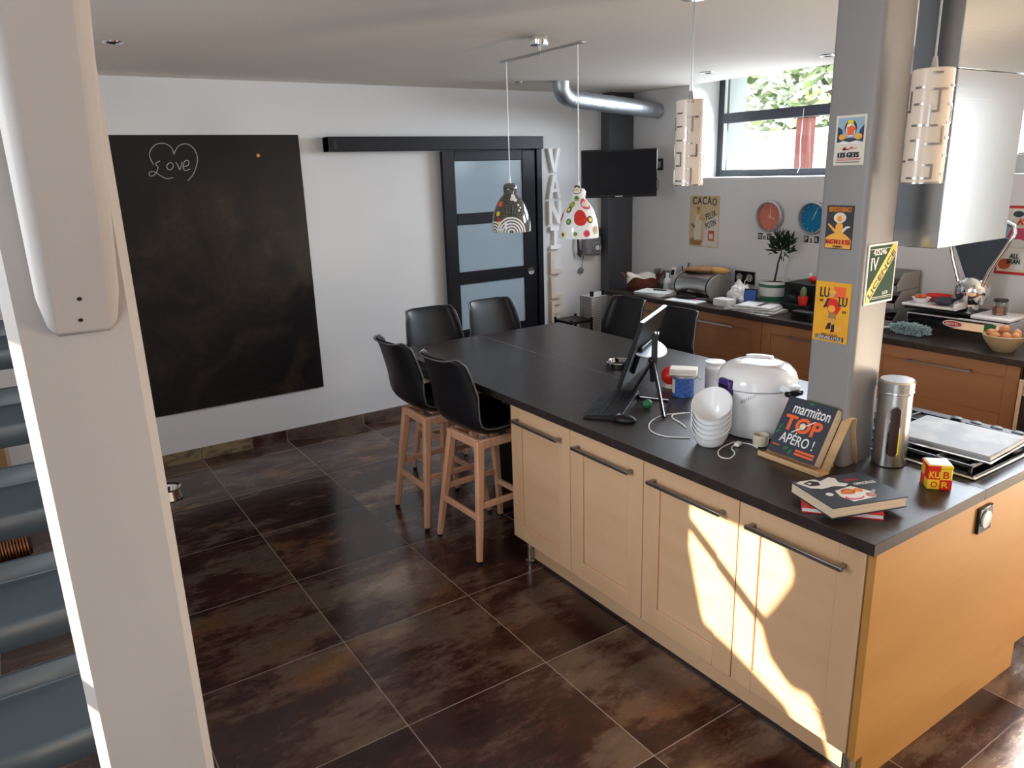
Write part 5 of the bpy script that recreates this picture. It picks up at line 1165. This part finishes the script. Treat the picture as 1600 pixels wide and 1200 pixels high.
t = thing('clock_radio', 'small black clock radio at the counter edge near the column', 'radio', (3.52, -2.40, ZC)); MB().box(-.04, .04, -.08, .08, 0, .06).build('radio_body', 'black_plastic', t, bevel=.006); MB().box(-.0412, -.04, -.05, .05, .015, .045).build('display', 'screen', t)

# right of the column
G = 'stacked grey storage bins'
for k in range(3):
    t = thing('storage_bin', ['lowest grey open front storage bin behind the column', 'middle grey open front storage bin behind the column', 'topmost grey open front storage bin behind the column'][k], 'storage bin', (3.86, -2.76, ZC+.112*k+.0005*k), 0, G)
    b = MB(); b.box(-.13, .14, -.14, .14, 0, .005); b.box(.135, .14, -.14, .14, .005, .11); b.box(-.13, -.125, -.14, .14, .005, .035)
    for s in (-.14, .137): b.T = Matrix(((1, 0, 0, 0), (0, 0, 1, 0), (0, 1, 0, 0), (0, 0, 0, 1))); b.prism([(-.13, .005), (.14, .005), (.14, .11), (-.06, .11), (-.13, .035)], s, s+.003)
    b.T = Matrix.Identity(4); b.build('bin_shell', 'bin_grey', t)
    b = MB(); b.ell((.03, -.04, .03), (.06, .05, .028)); b.ell((.02, .06, .028), (.05, .05, .026)); b.build('contents', ['dark_brown', 'soil', 'dark_brown'][k], t)
t = thing('feather_duster', 'fluffy pale blue duster with white handle lying on the counter', 'duster', (3.58, -3.10, ZC+.037), R(-84))
b = MB(); rnd = random.Random(9)
for k in range(420):
    x = rnd.uniform(-.12, .12); a = rnd.uniform(0, 2*PI); r = .040*(1-abs(x/.14)**3); p = Vector((x, r*.5*math.cos(a), r*.5*math.sin(a))); q = Vector((x+rnd.uniform(-.015, .015), r*1.1*math.cos(a+rnd.uniform(-.3, .3)), max(r*math.sin(a)+.004*math.sin(x*90), -.036)))
    b.beam(p, q, .010, .004, .006, .002)
b.build('fibres', 'fluff', t, smooth=80); MB().tube([(-.11, 0, 0), (-.17, 0, -.012), (-.24, 0, -.028)], .006, 8).build('handle', 'white_plastic', t)

t = thing('shop_scale', 'vintage chrome and white shop scale with fan dial', 'scale', (3.80, -3.28, ZC))
MB().box(-.13, .13, -.30, .27, .045, .125).build('base_housing', 'chrome', t, bevel=.012)
b = MB(); b.box(-.132, -.1305, -.24, .25, .055, .115); b.build('front_panel', 'black_gloss', t); b = MB(); b.box(-.134, -.1322, -.275, .0, .06, .105); b.build('front_band', 'chrome', t)
for x in (-.1, .1):
    for y in (-.26, .23): MB().cyl((x, y, 0), (x, y, .045), .016).build('foot', 'black_plastic', t)
b = MB(); b.T = Matrix(((0, 0, -1, -.1345), (-1, 0, 0, 0), (0, 1, 0, 0), (0, 0, 0, 1))); b.prism(circ(.02, .088, .058, .020), 0, .003); b.m = 1; b.prism(circ(.02, .088, .052, .0155), .003, .004); b.build('badge', ['letter_white', 'red'], t)
text('BERKEL', t, 'white', .02, .088, .075, .013, .004, .0008, .02, T=Matrix(((0, 0, -1, -.1345), (-1, 0, 0, 0), (0, 1, 0, 0), (0, 0, 0, 1))))
MB().box(-.1362, -.1345, -.255, -.195, .06, .11).build('green_sticker', 'green', t)
b = MB(); b.box(-.10, .12, -.10, .30, .140, .150); b.build('pan_carrier', 'black_plastic', t)
b = MB(); b.box(-.14, .14, -.01, .30, .162, .178); b.box(-.14, .14, -.03, -.01, .162, .205); b.build('left_pan', 'white_gloss', t, bevel=.006, label='white rectangular weighing plate with a raised side')
b = MB(); b.box(-.12, .10, -.32, -.10, .128, .152); b.build('right_pan', 'white_gloss', t, bevel=.010, label='white square weight plate')
b = MB(); b.T = Matrix.Translation((.02, -.035, 0)); b.lathe([(.07, .125), (.045, .15), (.05, .2)], 28); b.build('dial_pedestal', 'chrome', t)
b = MB(); b.T = Matrix.Translation((.0, -.035, .27)) @ Matrix(((0, 0, -1, 0), (-1, 0, 0, 0), (0, 1, 0, 0), (0, 0, 0, 1))); b.lathe([(.09, -.04), (.095, -.01), (.08, .03), (.045, .055), (0, .062)], 36); b.build('dial_boss', 'chrome', t, smooth=60)
XD = Matrix(((0, 0, -1, 0), (-1, 0, 0, 0), (0, 1, 0, 0), (0, 0, 0, 1)))
b = MB(); b.T = XD; P = [(.0, .34), (-.10, .56), (-.03, .60), (.10, .60), (.20, .58), (.09, .34)]; b.prism(P, -.02, .01); b.build('fan_dial', 'tread_steel', t)
b = MB(); b.T = XD; b.tube([(-.035, .32, .02), (-.085, .46, .02), (-.12, .58, .02), (-.12, .64, .02)], .010, 8); b.tube([(.11, .20, .02), (.10, .30, .02), (.13, .40, .02), (.20, .54, .02), (.235, .62, .02), (.225, .655, .02), (.17, .68, .02)], .013, 8); b.build('dial_arm', 'chrome', t, smooth=60)
b = MB(); b.T = XD; b.prism([(-.08, .585), (.02, .59), (.02, .66), (-.09, .66)], -.03, -.012); b.m = 1; b.prism([(.05, .58), (.17, .58), (.20, .68), (.05, .68)], -.03, -.012); b.build('dial_colour_panel', ['kraft', 'teal'], t)  # flat brown and teal panels at the top of the fan dial
t = thing('spaghetti_bowl', 'small white dish of red food on the left scale plate', 'bowl', (3.74, -3.06, ZC+.1785)); MB().lathe([(.035, 0), (.055, .03), (.052, .03), (.034, .006), (0, .006)], 28).build('dish', 'white_gloss', t); b = MB(); rnd = random.Random(2)
for k in range(7): b.ell((rnd.uniform(-.025, .025), rnd.uniform(-.025, .025), .028+rnd.uniform(0, .012)), (.016, .016, .012), 10, 8)
b.build('food', 'food_red', t)
t = thing('red_dish', 'red oven dish behind the small white bowl on the scale', 'dish', (3.86, -3.10, ZC+.1785)); MB().lathe([(.05, 0), (.065, .036), (.061, .036), (.048, .006), (0, .006)], 28, sq=1.2).build('dish', 'bright_red', t)
t = thing('oven_cloth', 'folded dark blue oven cloth on the left scale plate', 'cloth', (3.76, -3.19, ZC+.185), R(12)); b = MB(); b.grid([[(x, y, .02+.012*math.sin(x*40)*math.cos(y*30)+.006*(y > .02)) for x in [-.08+.16*i/8 for i in range(9)]] for y in [-.05+.1*j/6 for j in range(7)]]); b.build('cloth', 'navy', t, solid=.012, smooth=60)
t = thing('spice_jar', 'small glass jar with dark lid on the right scale plate', 'jar', (3.79, -3.49, ZC+.1525)); MB().lathe([(.036, 0), (.039, .004), (.039, .068), (.030, .076)], 28).build('glass', 'clear_glass', t); MB().lathe([(.034, .002), (.0345, .042), (0, .044)], 24).build('jar_contents', 'jar_contents', t); MB().lathe([(.036, .0765), (.038, .080), (.036, .090), (0, .091)], 28).build('jar_lid', 'dark_steel', t)
t = thing('egg_bowl', 'stoneware bowl of brown eggs at the right end of the counter', 'bowl', (3.56, -3.63, ZC)); MB().lathe([(.05, 0), (.055, .006), (.095, .06), (.105, .09), (.10, .092), (.088, .06), (.05, .012), (0, .010)], 40).build('bowl', 'stoneware', t)
egg = None; eggs = [(-.06, .02, .085, 'brown egg at the left rim of the stoneware bowl'), (-.025, .055, .095, 'brown egg at the back left of the stoneware bowl'), (-.055, -.035, .092, 'brown egg low at the front of the stoneware bowl'), (.0, -.0, .122, 'topmost brown egg on the stoneware bowl heap'), (-.02, -.065, .09, 'brown egg at the right front of the stoneware bowl'), (.045, .03, .09, 'brown egg at the wall side of the stoneware bowl'), (.04, -.045, .095, 'brown egg at the far right of the stoneware bowl')]
for k, (x, y, z, lab) in enumerate(eggs):
    if egg is None:
        b = MB(); b.ell((0, 0, 0), (.023, .023, .028), 20, 14); b.v = [(x_*(1-.12*z_/.028), y_*(1-.12*z_/.028), z_) for x_, y_, z_ in b.v]; egg = b.build('egg', 'egg', smooth=70); o = egg
    else: o = egg.copy(); COL.objects.link(o)
    o.location = (3.56+x, -3.63+y, ZC+z); o.rotation_euler = (R(70+k*23), R(30*k), R(50*k)); tag(o, lab, 'egg', 'eggs in the stoneware bowl')
t = thing('tin_radio', 'grey mottled small box on the right window sill', 'box', (4.20, -3.31, ZS)); MB().box(-.05, .05, -.06, .06, 0, .11).build('case', 'bin_grey', t, bevel=.006)
MB().lathe([(.02, .11), (.02, .118), (0, .118)], 16).build('cap', 'black_plastic', t)
